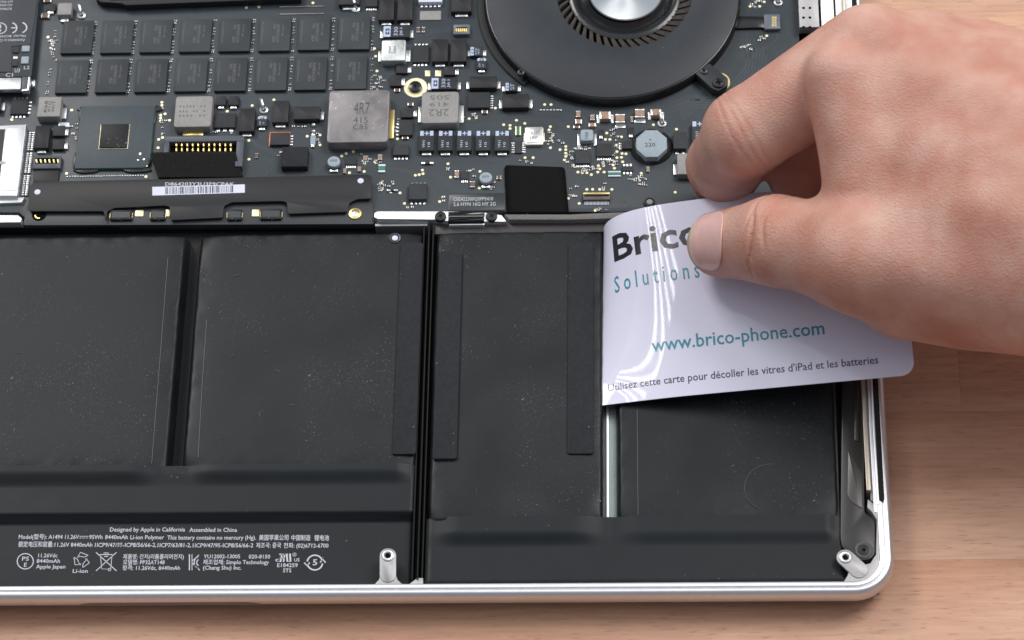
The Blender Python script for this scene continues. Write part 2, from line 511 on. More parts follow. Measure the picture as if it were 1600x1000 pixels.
# ================================================================== TABLE
ZT = -1.02
table = empty('tabletop', (0, 0, ZT), 'pale pinkish beech worktop of glued staves under the laptop', 'table', kind='structure')
b = MB(); b.box(0, 0, 140, 110, ZT - 3, ZT - 0.12, M_wood)
b.build('underside', table, (0, 0, 0))
yj = W(1540, 642, ZT).y
xj = W(1501, 615, ZT).x
SWD = 4.3
for r in range(-8, 9):
    y0 = yj + r * SWD
    x = -38 + (r * 17.3) % 19
    cuts = [-45]
    while x < 45:
        cuts.append(x); x += 26 + (r * 7.7) % 11
    if r == 0:
        cuts = [-45, -19.5, xj, 45]
    if -5 < r < 0:
        cuts = [-45, -31, 33, 45]
    cuts.append(45) if cuts[-1] < 45 else None
    for a, c in zip(cuts[:-1], cuts[1:]):
        if c - a < 0.5: continue
        q = MB(); q.box(0, 0, c - a - 0.002, SWD - 0.002, -0.12, 0, M_wood, b=0.003)
        q.build('stave', table, ((a + c) / 2, y0 + SWD / 2, ZT))

# ================================================================== LAPTOP CASE
XR = W(1393.5, 860, -0.1).x + 0.05      # right outer edge
YF = -8.02                          # front outer edge
XL, YB = XR - 35.9, YF + 24.7
case = empty('laptop_case', ((XL+XR)/2, (YF+YB)/2, ZT), 'open silver aluminium laptop body lying upside down with its bottom cover off', 'laptop')
RC = 1.05
def rim_path(d):
    """rounded outline inset by d, with normals handled by the radius"""
    pts = []
    r = max(RC - d, 0.12)
    x0, x1, y0, y1 = XL + d, XR - d, YF + d, YB - d
    for cx, cy, a0 in ((x1-r, y0+r, -90), (x1-r, y1-r, 0), (x0+r, y1-r, 90), (x0+r, y0+r, 180)):
        for k in range(13):
            a = math.radians(a0 + 90*k/12)
            pts.append((cx + r*math.cos(a), cy + r*math.sin(a)))
    return pts
def sweep(name, prof, m, parent, names=None):
    vs, fs = [], []
    n = 52
    for d, z in prof:
        for p in rim_path(d): vs.append((p[0], p[1], z))
    for k in range(len(prof)-1):
        for i in range(n):
            j = (i+1) % n
            fs.append([k*n+i, k*n+j, (k+1)*n+j, (k+1)*n+i])
    b = MB(); b.add(vs, fs, m)
    return b.world(name, parent, angle=50)
sweep('base_shell', [(0.30, -0.845), (0.22, -0.80), (0.16, -0.56), (0.05, -0.50), (0.0, -0.40), (0.0, -0.24), (0.012, -0.14), (0.04, -0.07), (0.085, -0.02), (0.12, 0.0), (0.17, 0.0), (0.19, -0.012), (0.195, -0.05), (0.225, -0.055), (0.235, -0.03), (0.25, -0.022), (0.35, -0.022), (0.365, -0.035), (0.37, -0.80)], M_alu, case)
# display lid under the base
b = MB()
lp = [(p[0], p[1]) for p in rim_path(0.55)]
b.prism(lp, ZT + 0.004, -0.86, M_alu, 0.03)
b.world('display_lid', case)
b = MB(); b.box((XL+XR)/2, (YF+YB)/2, 35.9-0.74, 24.7-0.74, -0.83, -0.72, M_floor)
b.world('inner_floor', case)
b = MB(); c, w, d = rect_px(944, 500, 966, 820, -0.66); b.box(c.x, -1.6, 0.34, 9.0, -0.72, -0.66, M_slit, 0, 0.02); b.box(c.x - .10, -1.6, 0.07, 9.0, -0.66, -0.60, M_aluw, 0, 0.02)
b.world('floor_rib', case)
# thumb notch in the front edge
b = MB()
n0, n1 = W(118, 940, -0.3), W(412, 940, -0.3)
pts = []
for k in range(25):
    u = k / 24
    x = n0.x + (n1.x - n0.x) * u
    e = min(1.0, min(u, 1-u) * 10)
    pts.append((x, -0.42 + 0.15 * (1 - (1-e)**2)))
vs = [(x, YF - 0.004, z) for x, z in pts] + [(x, YF - 0.004, -0.43) for x, z in pts]
b.add(vs, [[i, i+1, 25+i+1, 25+i] for i in range(24)], material('recess grey', (0.20, 0.20, 0.19), 0.55, 0.3))
b.world('thumb_notch', case)
# right side rail: slot gasket, bright strips, cream ledge
def vstrip(name, xa, xb, z0, z1, ya, yb, m, r=0.0, bev=0.01):
    q = MB(); q.box((xa+xb)/2, (ya+yb)/2, xb-xa, abs(yb-ya), z0, z1, m, r, bev, n=6)
    return q.world(name, case)
y_end = W(1372, 783, 0).y
y_top = 16.5
vstrip('side_rail', XR-0.45, XR-0.37, -0.8, -0.03, W(1372, 800, 0).y, y_top, M_alu, 0.03)
vstrip('slot_gasket', XR-0.305, XR-0.165, -0.3, 0.004, y_end, y_top, M_rubber, 0.07)
vstrip('rail_lip', XR-0.365, XR-0.31, -0.5, 0.003, y_end - 0.1, y_top, M_aluw, 0.02)
vstrip('ledge', XR-0.60, XR-0.49, -0.8, -0.10, W(1358, 766, -0.1).y, y_top, M_cream, 0.03)
vstrip('ledge_step', XR-0.50, XR-0.44, -0.8, -0.20, W(1358, 780, -0.1).y, y_top, M_tab, 0.02)
# corner web with rotated screw tab
def poly_px(pts, z): return [(W(x, y, z).x, W(x, y, z).y) for x, y in pts]
def ccw(p):
    a = sum(p[i-1][0]*p[i][1] - p[i][0]*p[i-1][1] for i in range(len(p)))
    return p if a > 0 else p[::-1]
b = MB()
b.prism(ccw(poly_px([(1300, 913), (1318, 909), (1324, 900), (1330, 880), (1345, 884), (1360, 880), (1369, 866), (1370, 812), (1362, 800), (1355, 793), (1356, 780), (1368, 790), (1377, 800), (1381, 830), (1381, 870), (1372, 895), (1350, 912), (1325, 918)], -0.06)), -0.8, -0.05, M_tab, 0.015)
b.world('corner_web', case)
def screw_tab(x0, y0, x1, y1, wpx, z, name='screw_tab'):
    p0, p1 = W(x0, y0, z), W(x1, y1, z)
    d = (p1 - p0); L = d.length; a = math.atan2(d.y, d.x)
    wd = wpx / 60.0
    q = MB()
    q.prism(round_rect(L + wd, wd, wd/2, 8), z - .06, z, M_tab, 0.012, (p0.x+p1.x)/2, (p0.y+p1.y)/2, a)
    o = q.world(name, case)
    h = MB()
    h.ring(p0.x, p0.y, [(0.165, z), (0.165, z+0.02), (0.14, z+0.035), (0.10, z+0.03), (0.075, z-0.01), (0.07, z-0.05)], M_sil, 24)
    h.world('screw_bushing', o)
    h = MB(); h.disc(p0.x, p0.y, 0.074, z - 0.01, z + 0.006, M_darkhole, 16)
    h.world('screw_hole', o)
    return o
screw_tab(1321, 871, 1342, 890, 27, -0.02)
screw_tab(606, 868, 606, 898, 25, -0.02)
# flared root of the front tab
b = MB()
fl = [(575, 916), (585, 913), (592, 906), (594, 898), (619, 898), (621, 906), (628, 912), (640, 915), (640, 918), (575, 918)]
b.prism(ccw(poly_px(fl, -0.05)), -0.6, -0.045, M_tab, 0.01)
b.world('tab_root', case)
b = MB(); b.prism(ccw(poly_px([(640, 912), (652, 903), (661, 903), (661, 916), (640, 916)], -0.2)), -0.7, -0.2, M_tab, 0.01)
b.world('front_gusset', case)
# bright cross rib between board and batteries
b = MB()
b.prism(ccw(poly_px([(585, 333), (590, 330), (700, 330), (758, 332), (784, 336), (791, 346), (705, 346), (680, 343), (590, 342), (585, 339)], -0.12)), -0.72, -0.12, M_aluw, 0.012)
b.world('cross_rib', case)
b = MB()
b.prism(ccw(poly_px([(-60, 336), (28, 336), (34, 341), (32, 347), (-60, 348)], -0.12)), -0.72, -0.12, M_aluw, 0.012)
b.world('cross_rib', case)
b = MB(); c, w, d = rect_px(586, 349, 668, 353, -0.3); b.box(c.x, c.y, w, d, -0.72, -0.3, M_tab, 0.01, 0.01)
b.world('rib_step', case)
b = MB(); c, w, d = rect_px(-60, 349, 600, 353, -0.36); b.box(c.x, c.y, w, d, -0.72, -0.36, M_black, 0.0, 0.01)  # black strip standing in for the shade between rib and cells
b.world('rib_shade_strip', case)
# grey foam bar and brown wall right of the rib
b = MB()
b.prism(ccw(poly_px([(788, 335), (890, 335), (960, 332), (1290, 320), (1290, 328), (962, 341), (890, 343), (796, 343)], -0.10)), -0.6, -0.10, M_foamgrey, 0.01)
b.world('foam_gasket', case)
b = MB()
b.prism(ccw(poly_px([(676, 344), (960, 343), (1290, 330), (1290, 346), (960, 362), (676, 366)], -0.3)), -0.72, -0.30, M_brown, 0.01)
b.world('brown_film', case)

# ================================================================== BATTERIES
ZC = -0.12     # top of the cells
def pillow(name, parent, x0, x1, y0, y1, zt, zb, m, soft=0.28, dip=0.05, seam=None):
    """pouch cell: flat top, soft shoulders, steep flanks"""
    def ax(a, c):
        e = [0, .02, .05, .09, .14, .20, .28, .38, .5, .7]
        l = list(np.array(e)); mid = list(np.linspace(0.9, (c-a)-0.9, int((c-a)/.12)))
        return np.array([a+v for v in l] + [a+v for v in mid] + [c-v for v in reversed(l)])
    xs, ys = ax(x0, x1), ax(y0, y1)
    def zf(X, Y):
        ex = np.minimum(X - x0, x1 - X); ey = np.minimum(Y - y0, y1 - Y)
        e = np.minimum(ex, ey)
        corner = np.exp(-((ex/0.35)**2 + (ey/0.35)**2))
        z = zt - dip * np.exp(-e / soft) - (zt - zb) * 0.55 * np.clip(1 - e / 0.10, 0, 1)**1.6 - 0.10 * corner
        if seam is not None:
            for sx in seam: z -= 0.012 * np.exp(-((X - sx) / 0.03)**2)
        wr = np.exp(-(np.maximum(e - .05, 0) / .17))
        z = z + wr * (.017*np.sin(X*9 + 3*np.sin(Y*2.1)) * np.sin(Y*7 + 2*np.sin(X*3)) + .010*np.sin(X*4.3 - Y*3.7))
        z = z + 0.004 * np.sin(X * 1.1 + Y * 0.5 + np.sin(Y*.7)) * np.sin(Y * 0.8 + 1 + .6*np.sin(X*.9))
        return z
    return grid_mesh(xs, ys, zf, m, zb).world(name, parent, angle=80)

def X_at(px, py): return W(px, py, ZC).x
def Y_at(px, py): return W(px, py, ZC).y
yc_top = Y_at(480, 361)
xg0 = (X_at(290, 372) + X_at(267, 720)) / 2
xg1 = (X_at(311, 372) + X_at(281, 720)) / 2
xc2 = (X_at(663, 372) + X_at(652, 720)) / 2
y_ov = Y_at(400, 734)
packA = empty('battery_pack', ((xg0+xg1)/2, -1.5, -0.72), 'black battery pack of two dusty cells with white printed text along its front', 'battery', 'battery packs in the case')
pillow('cell', packA, xg0 - 9.0, xg0, y_ov, yc_top, ZC, -0.7, M_cell)
pillow('cell', packA, xg1, xc2, y_ov, yc_top, ZC, -0.7, M_cell)
# film over the front of both cells
xf1 = X_at(645, 850)
xf0 = xg0 - 9.0
yA, yB = Y_at(400, 725), W(400, 912, -0.4).y
y_p0, y_p1 = Y_at(400, 733), Y_at(400, 757)
y_s0, y_s1 = W(400, 799, -0.24).y, W(400, 818, -0.46).y
xmid = (xg0 + xg1) / 2
def filmA(X, Y):
    gap = np.exp(-(np.maximum(np.abs(X - xmid) - 0.30, 0) / 0.45)**2)
    right = sstep(xf1 - 0.55, xf1 - 0.02, X)
    bump = sstep(y_p1, y_p0, Y + 0.0 * X) * (1 - 0.75 * gap) * (1 - 0.85 * right) 
    bump = np.clip(bump, 0, 1)
    z = -0.235 + 0.135 * bump
    z = z + (-0.47 + 0.235) * sstep(y_s0, y_s1, Y)
    z = z - 0.05 * sstep(xf1 - 0.12, xf1, X)
    return z + 0.004 * np.sin(X * 1.1 + 2 * Y)
xsA = np.concatenate([np.linspace(xf0, xg0-1.5, 8), np.linspace(xg0-1.4, xg1+1.4, 46), np.linspace(xg1+1.5, xf1-0.7, 10), np.linspace(xf1-0.65, xf1, 22)])
ysA = np.linspace(yB, yA, 110)
grid_mesh(xsA, ysA, filmA, M_film, -0.71).world('film_cover', packA, angle=80)
ZTX = -0.466
b = MB()
TL = lambda s, x0, x1, yb, cap=6.2: text_line(b, s, x0, x1, yb, cap, ZTX, M_white)
TL('Designed by Apple in California', 171.5, 289, 830.4); TL('Assembled in China', 295.7, 370.2, 831)
TL('Model(型号): A1494', 29, 97.5, 842.0); TL('11.26V', 101.5, 123, 842.0)
stroke_px(b, [(124, 838), (138, 838)], 0.9, ZTX, M_white)
for k in range(3): stroke_px(b, [(124 + 5*k, 840.6), (127.6 + 5*k, 840.6)], 0.9, ZTX, M_white)
TL('95Wh', 139, 160, 842.2); TL('8440mAh', 164, 199.5, 842.3); TL('Li-ion Polymer', 203.5, 256, 842.5)
TL('This battery contains no mercury (Hg).', 261, 400, 843); TL('美国苹果公司', 404.5, 450.5, 843.6, 6.6); TL('中国制造', 455, 485, 843.8, 6.6); TL('锂电池', 491, 514, 844, 6.6)
TL('额定电压和容量:', 28.5, 83, 854, 6.6); TL('11.26V 8440mAh', 85, 144, 854.2); TL('1ICP9/47/95-ICP8/56/66-2,', 148, 244, 854.5)
TL('1ICP7/63/81-2,', 246, 298.5, 854.9); TL('1ICP9/47/95-ICP8/56/66-2', 301, 395.5, 855.2); TL('제조국: 중국', 400, 439, 855.5, 6.4); TL('전화: (02)6712-6700', 443, 513, 855.6)
TL('11.26Vdc', 59.5, 89.5, 870.8, 5.8); TL('8440mAh', 57, 93.5, 879.4, 5.8); TL('Apple Japan', 56, 102, 888.2, 5.8); TL('Li-ion', 113.5, 137, 895, 5.8)
TL('제품명: 전지(리튬폴리머전지)', 192, 287, 873, 6); TL('모델명: PP32AT148', 192, 257, 881.6, 6); TL('정격: 11.26Vdc, 8440mAh', 191, 281, 890.4, 6)
TL('YU12002-13005', 318, 375, 872.3, 5.8); TL('020-8150', 388.5, 422, 872.6, 5.8); TL('제조업체: Simplo Technology', 317, 420, 881.4, 6); TL('(Chang Shu) Inc.', 317, 377, 890.0, 6)
TL('c', 430, 435.5, 877.3, 6); TL('US', 459.5, 468, 877.3, 5); TL('E184259', 433, 465, 886.0, 5.8); TL('STS', 442, 455, 894.2, 5.8)
TL('5', 488.5, 495.5, 883, 9)
TL('PS', 34.3, 45, 876.0, 6.2); TL('E', 37.3, 41.5, 885.6, 6.2)
b.world('lettering', packA, smooth=False)
b = MB()
S = lambda pts, w=1.1, c=False: stroke_px(b, pts, w, ZTX, M_white, c)
S(arc_px(39.5, 877, 12.6, 12, 0, 345, 30), 1.5, True)
for a in (90, 210, 330):           # recycling arrows
    q = lambda r, t: (127.5 + 13*r*math.cos(math.radians(a+t)), 875 - 12*r*math.sin(math.radians(a+t)))
    S([q(1.0, -52), q(0.86, -22), q(1.02, 8)], 1.0); S([q(0.55, -44), q(0.42, -8)], 1.0)
    S([q(1.0, -52), q(0.55, -44)], 1.0); S([q(1.02, 8), q(0.66, 34), q(0.42, -8)], 1.0); S([q(0.72, 44), q(0.52, 50), q(0.55, 25)], 1.0)
S([(150, 863), (182, 892)], 1.3); S([(182, 863), (150, 892)], 1.3)          # crossed-out bin
S([(157, 868), (159, 889), (173, 889), (175, 868)], 1.0); S([(156, 866.5), (176, 866.5)], 1.4); S([(162, 864), (170, 864)], 1.2); S([(163, 869.5), (169, 869.5)], 1.2)
S(arc_px(171, 890, 2.2, 2, 0, 340, 10), 1.0, True)
S([(296, 866), (296, 891)], 1.6); S([(300, 866), (300, 891)], 1.0); S([(300, 877), (311, 867)], 1.4); S([(300, 879), (312, 891)], 1.4)   # KC emblem
S(arc_px(311, 879, 7.5, 9.0, 100, 262, 12), 1.5); S(arc_px(311, 879, 3.6, 4.6, 100, 262, 10), 1.4)
S([(438, 878), (441, 865)], 2.6); S([(443, 878), (445, 865)], 2.4); S([(436.5, 866), (446, 866)], 2.4); S([(437, 872), (445, 872)], 2.2)    # mirrored R and U
S([(448, 865), (449, 877), (454, 877.4), (453, 865)], 2.6)
S(arc_px(460, 866.5, 2.8, 2.6, 0, 340, 12), 0.7, True); S([(459.4, 868), (459.4, 865.2), (461, 865.6), (459.6, 866.7), (461, 868)], 0.6)
S(arc_px(492, 879, 12, 11.5, 15, 172, 18), 2.2); S(arc_px(492, 879, 12, 11.5, 195, 352, 18), 2.2)
S([(500, 879), (504.5, 874), (508.5, 879)], 2.0); S([(475.5, 879), (479.5, 884), (484, 879)], 2.0)
b.world('symbols', packA, smooth=False)

def strip(name, parent, x0, y0, x1, y1, z, m, h=0.035, r=0.07):
    c, w, d = rect_px(x0, y0, x1, y1, z)
    q = MB(); q.box(c.x, c.y, w, d, z - h - 0.03, z, m, r, 0.012, n=5)
    return q.world(name, parent)
strip('foam_strip', packA, 619.5, 376, 655.5, 705.5, ZC + 0.06, M_foam)
# fold lines along the cell flanks
b = MB()
for pts in ([(262.5, 402), (237, 724)],):
    stroke_px(b, pts, 0.7, ZC + 0.006, M_greyd)
stroke_px(b, [(323, 500), (316, 600), (309.5, 715)], 0.9, ZC + 0.006, M_grey)
b.world('seam_crease', packA, smooth=False)
b = MB(); c = W(617, 372, ZC); b.ring(c.x, c.y, [(0.17, ZC-0.02), (0.16, ZC+0.012), (0.11, ZC+0.004), (0.10, ZC+0.01)], M_dark, 20); b.disc(c.x, c.y, 0.085, ZC-0.03, ZC+0.012, M_label, 14, 0.01)
b.world('moisture_dot', packA)
# thin black divider walls between the packs
b = MB()
for xa, xb, zt in ((656, 659, -0.2), (664, 667, -0.16), (671, 674, -0.22)):
    X0 = (W(xa, 420, zt).x + W(xa - 6, 860, zt).x) / 2
    b.box(X0, (W(670, 352, zt).y + W(658, 905, zt).y) / 2, 0.035, W(670, 352, zt).y - W(658, 905, zt).y, -0.72, zt, M_rubber, 0.0, 0.008)
b.world('divider_wall', case)

xr0 = (X_at(678, 372) + X_at(668, 790)) / 2
xr1 = X_at(944, 500)
xr2 = X_at(963, 720)
xr3 = X_at(1311, 720)
packB = empty('battery_pack', ((xr0+xr3)/2, -1.5, -0.72), 'plain black battery pack of two cells beside the card, being pried up', 'battery', 'battery packs in the case')
y_ovB = Y_at(800, 815)
pillow('cell', packB, xr0, xr1, y_ovB, yc_top, ZC, -0.7, M_cell, seam=(X_at(708, 760), X_at(911, 760)))
pillow('cell', packB, xr2, xr3, y_ovB, yc_top, ZC - 0.12, -0.7, M_cell, seam=(X_at(996, 720),))
xfB0, xfB1 = X_at(664, 860), X_at(1322, 860)
yA2, yB2 = Y_at(900, 805.5), W(900, 914, -0.30).y
def filmB(X, Y):
    g = (xr1 + xr2) / 2
    gap = np.exp(-(np.maximum(np.abs(X - g) - 0.10, 0) / 0.50)**2)
    sides = np.maximum(sstep(xfB0 + 0.85, xfB0 + 0.1, X), sstep(xfB1 - 0.5, xfB1 - 0.1, X))
    bmp = sstep(Y_at(800, 853), Y_at(800, 828), Y) * (1 - 0.75 * gap) * (1 - 0.85 * sides)
    bmp = bmp * np.where(X > g, 0.75, 1.0)
    z = -0.245 + 0.14 * np.clip(bmp, 0, 1)
    e = np.minimum(np.minimum(X - xfB0, xfB1 - X), Y - yB2)
    z = z - 0.06 * np.clip(1 - e / 0.15, 0, 1)**2
    return z + 0.004 * np.sin(X * 1.3 + Y)
xsB = np.concatenate([np.linspace(xfB0, xfB0+1.0, 20), np.linspace(xfB0+1.1, xr1-1.3, 12), np.linspace(xr1-1.2, xr2+1.3, 36), np.linspace(xr2+1.4, xfB1-0.7, 12), np.linspace(xfB1-0.65, xfB1, 18)])
grid_mesh(xsB, np.linspace(yB2, yA2, 70), filmB, M_film, -0.71).world('film_cover', packB, angle=80)
strip('foam_strip', packB, 681, 389, 718, 713, ZC + 0.08, M_foam, 0.07)
strip('foam_strip', packB, 887, 376, 927, 705, ZC + 0.055, M_foam)
b = MB(); stroke_px(b, [(995.5, 640), (997, 805)], 0.6, ZC - 0.12 + 0.006, M_greyd)
b.world('seam_crease', packB, smooth=False)
b = MB(); c = W(1205, 762, ZC - 0.12)
stroke(b, [(c.x + 0.68*math.cos(a), c.y + 0.68*math.sin(a)) for a in np.linspace(1.5, 4.1, 20)], 0.02, ZC - 0.112, M_ringm)
b.world('ring_mark', packB, smooth=False)

# lint and fibres lying on the cells
def lint(parent, n, x0, x1, y0, y1, zt):
    q = MB()
    for k in range(n):
        x, y, a = random.uniform(x0, x1), random.uniform(y0, y1), random.uniform(0, 2*PI)
        l = random.choice([.03, .04, .05, .06, .09, .16]); pts = []
        for j in range(5):
            pts.append((x, y, zt + .012)); x += l/4*math.cos(a); y += l/4*math.sin(a); a += random.uniform(-.7, .7)
        q.tube(pts, random.choice([.004, .005, .008]), M_lint, 4)
    o = q.world('lint', parent); o['kind'] = 'stuff'
lint(packA, 16, xg0 - 5, xg0 - .3, y_ov + .2, yc_top - .2, ZC)
lint(packA, 26, xg1 + .3, xc2 - .8, y_ov + .2, yc_top - .2, ZC)
lint(packB, 20, xr0 + .3, xr1 - .3, y_ovB + .2, yc_top - .4, ZC)
lint(packB, 9, xr2 + .3, xr3 - .3, y_ovB + .2, 0, ZC - .12)

# ================================================================== LOGIC BOARD
ZB = -0.40
board = empty('logic_board', (0, 7, ZB), 'dark grey logic board crowded with chips behind the batteries', 'circuit board')
def board_outline():
    pts = [(-40, 331), (30, 332), (45, 345), (45, 350), (585, 350), (585, 331), (700, 330), (960, 331), (1290, 318)]
    front = [(W(x, y, ZB).x, W(x, y, ZB).y) for x, y in pts]
    xr_ = W(1247, 20, ZB).x
    return ccw(front + [(xr_, front[-1][1]), (xr_, 13.2), (-16.5, 13.2)])
b = MB(); b.prism(board_outline(), -0.56, ZB, M_pcb, 0.004)
b.world('board', board)
# etched traces
b = MB()
def trace(pts, w=1.0): stroke_px(b, pts, w, ZB + 0.0015, M_trace)
def bundle(pts, n, dx, dy, w=0.9):
    for k in range(n): trace([(x + dx*k, y + dy*k) for x, y in pts], w)
bundle([(690, 262), (780, 258), (800, 240), (860, 236)], 4, 0, 3)
bundle([(672, 268), (706, 298), (790, 300)], 3, 2.5, -2)
bundle([(900, 235), (870, 258), (830, 257)], 5, -3, -2.5)
bundle([(866, 208), (876, 216), (874, 240)], 3, 3, 0)
bundle([(893, 258), (905, 290), (930, 300)], 3, 4, 0)
bundle([(1060, 172), (1085, 152), (1120, 152)], 5, 1.5, 4, 1.6)
bundle([(1140, 135), (1165, 105), (1168, 70)], 7, 5, 1, 1.8)
bundle([(1055, 160), (1072, 150), (1090, 150)], 3, 2, 3, 1.6)
bundle([(70, 100), (84, 112), (84, 132)], 3, -4, 3)
bundle([(140, 10), (143, 28)], 3, 5, 0)
bundle([(268, 24), (276, 14), (300, 14)], 3, 2, 4, 1.2)
bundle([(380, 200), (398, 222), (430, 236)], 3, 2, 4)
bundle([(490, 235), (530, 232), (600, 236)], 3, 0, 4)
bundle([(900, 300), (870, 330)], 6, 6, 0)
bundle([(972, 312), (1000, 330), (1040, 332)], 4, 3, 4)
bundle([(600, 262), (640, 270), (690, 330)], 3, 7, 0)
bundle([(1160, 60), (1160, 90), (1200, 110)], 4, 6, 0)
bundle([(715, 40), (640, 52), (650, 60)], 3, 0, 3)
bundle([(730, 196), (830, 186), (870, 186), (882, 196)], 3, 0, 3)
bundle([(540, 240), (560, 240), (585, 262)], 4, 3, -2)
for k in range(130):
    x, y = random.uniform(40, 1240), random.uniform(0, 335)
    p = [(x, y)]
    a = random.choice([0, 45, 90, 135])
    for j in range(random.randint(2, 4)):
        l = random.uniform(5, 24)
        x += l * math.cos(math.radians(a)) * 1.0; y += l * math.sin(math.radians(a)) * 0.82
        p.append((x, y)); a += random.choice([-45, 45])
    trace(p, random.choice([0.6, 0.8, 1.0]))
o = b.world('etched_traces', board, smooth=False); o['kind'] = 'stuff'

def bx(name, x0, y0, x1, y1, h, m, r=0.02, bev=0.012, parent=board, extra=None, zb=ZB):
    """component with its top face at pixel bounds, h cm tall above zb"""
    z = zb + h
    c, w, d = rect_px(x0, y0, x1, y1, z)
    q = MB(); q.box(0, 0, w, d, -h, 0, m, r, bev)
    if extra: extra(q, w, d, h)
    return q.build(name, parent, (c.x, c.y, z)), c, w, d, z
def letter_on(o, c, w, d, z, lines, m, rot=0, name='marking'):
    """lines: (text, u0, v0, u1, v1) in fractions of the top face, v from the top"""
    q = MB()
    for t, u0, v0, u1, v1 in lines:
        text_fit(q, t, c.x + ((u0+u1)/2 - 0.5) * w, c.y + (0.5 - (v0+v1)/2) * d, (u1-u0)*w, (v1-v0)*d, z + 0.003, m, rot)
    return q.world(name, o, smooth=False)

# ---- sixteen memory chips
c00, w0, d0 = rect_px(96.5, 31.5, 145.5, 84, ZB + 0.10)
c07, _, _ = rect_px(528, 25, 578, 78, ZB + 0.10)
c10, _, _ = rect_px(87.5, 92.5, 137.5, 146, ZB + 0.10)
w0, d0 = 0.885, 1.13
rm = MB(); rm.box(0, 0, w0, d0, -0.085, 0, M_ram, 0.015, 0.012); ram_mesh = rm.mesh('memory_chip')
tm = MB()
for t, u0, v0, u1, v1 in (('SK hynix', .72, .18, .80, .56), ('H5TC4G83AFR', .55, .18, .65, .74), ('PBA', .44, .18, .52, .33), ('418V', .42, .55, .52, .74), ('DWMMD8741CA', .08, .10, .13, .75)):
    text_fit(tm, t, ((u0+u1)/2-.5)*w0, (.5-(v0+v1)/2)*d0, (u1-u0)*w0, (v1-v0)*d0, 0.002, M_greyd, 90)
ram_txt = tm.mesh('marking', False)
bgam = MB(); bgam.box(0, 0, w0-0.05, d0-0.05, -0.10, -0.085, M_glue); bga_mesh = bgam.mesh('solder_balls')
stepx = (c07.x - c00.x) / 7
for row in range(2):
    for i in range(8):
        base = c00 if row == 0 else c10
        p = (base.x + stepx * i + random.uniform(-.008, .008), base.y + random.uniform(-.006, .006), ZB + 0.10)
        o = link('memory_chip', ram_mesh, board, p)
        link('marking', ram_txt, o, p); link('solder_balls', bga_mesh, o, p)

# ---- generic components
def foot(side):
    def f(q, w, d, h):
        if side in ('s', 'ns'): q.box(0, -d/2-0.035, w*0.62, 0.09, -h, -h+0.07, M_sil, 0.01, 0.01)
        if side in ('n', 'ns'): q.box(0, d/2+0.03, w*0.62, 0.07, -h, -h+0.07, M_sil, 0.01, 0.01)
        if side in ('e', 'we'): q.box(w/2+0.045, -0.02, 0.10, d*0.62, -h, -h+0.07, M_sil, 0.01, 0.01)
        if side in ('w', 'we'): q.box(-w/2-0.045, -0.02, 0.10, d*0.62, -h, -h+0.07, M_sil, 0.01, 0.01)
    return f
def legs(side, n, m=None, l=0.09):
    def f(q, w, d, h):
        for s in side:
            for k in range(n):
                u = (k + 0.5) / n - 0.5
                if s in 'ns':
                    sg = -1 if s == 's' else 1
                    q.box(u*w*0.92, sg*(d/2 + l/2), w/n*0.5, l, -h, -h+0.03, m or M_sil, 0.008, 0.008)
                else:
                    sg = -1 if s == 'w' else 1
                    q.box(sg*(w/2 + l/2), u*d*0.92, l, d/n*0.5, -h, -h+0.03, m or M_sil, 0.008, 0.008)
    return f
for a in ((592, -8, 616, 31, 's'), (621, -8, 645, 31, 's'), (675, 61, 700, 96, 's'), (704, 61, 729, 96, 's'), (426, 157, 451, 191, 's'), (374, 169, 398, 205, 's'),
          (54, 196, 77, 231, 's'), (734, 119, 776, 137, 'we'), (785, 147, 826, 168, 'we'), (459, 166, 500, 186, 'e'), (529, -12, 562, 7, 's'), (705, -10, 737, 18, 's'), (-18, 152, 1, 171, 'e')):
    bx('tantalum_capacitor', *a[:4], 0.19, M_ic2, 0.015, 0.015, extra=foot(a[4]))
def tant_blue(x0, y0, x1, y1, side, h=0.17, txt=('VH1', '10')):
    """tantalum capacitor with pale blue polarity band and plus sign"""
    o, c, w, d, z = bx('tantalum_capacitor', x0, y0, x1, y1, h, M_ic, 0.015, 0.012, extra=foot('ns' if side == 'n' else 'we'))
    q = MB(); zz = z + 0.0025
    if side == 'n':
        q.box(c.x, c.y + d*0.36, w*0.9, d*0.24, zz-0.001, zz, M_blue)
        bw = min(w, d)
        q.box(c.x, c.y + d*0.36, bw*0.42, d*0.235, zz, zz+0.001, M_ic); cy = c.y + d*0.36; cx = c.x
    else:
        q.box(c.x - w*0.36, c.y, w*0.27, d*0.92, zz-0.001, zz, M_blue)
        q.box(c.x - w*0.34, c.y, w*0.15, d*0.5, zz, zz+0.001, M_ic); cy = c.y; cx = c.x - w*0.34
    s = 0.2 * min(w, d)
    q.box(cx, cy, s*1.6, s*0.36, zz+0.001, zz+0.002, M_blue); q.box(cx, cy, s*0.36, s*1.6, zz+0.001, zz+0.0021, M_blue)
    q.world('polarity_band', o, smooth=False)
    if side == 'n': letter_on(o, c, w, d, z, [(txt[0], .22, .50, .40, .86), (txt[1], .58, .58, .74, .82)], M_blue, 90)
    else: letter_on(o, c, w, d, z, [(txt[0], .40, .12, .55, .88), (txt[1], .62, .2, .75, .88)], M_blue, 90)
for x in (655, 684.5, 714, 743.5, 773): tant_blue(x, 204, x + 23, 235, 'n')
tant_blue(599, 40, 640, 58, 'w', txt=('330', 'J61'))
tant_blue(674, 121, 714, 139, 'w', txt=('330', 'J61'))
tant_blue(1081, 189, 1106, 222, 'n')
for a in ((735, 73, 754, 87), (790, 129, 808, 142)): tant_blue(*a, 'w', 0.13, ('CP', '47'))
for a in ((745, 91, 760, 107), (402, 182, 417, 197)): tant_blue(*a, 'n', 0.13, ('CP', '47'))
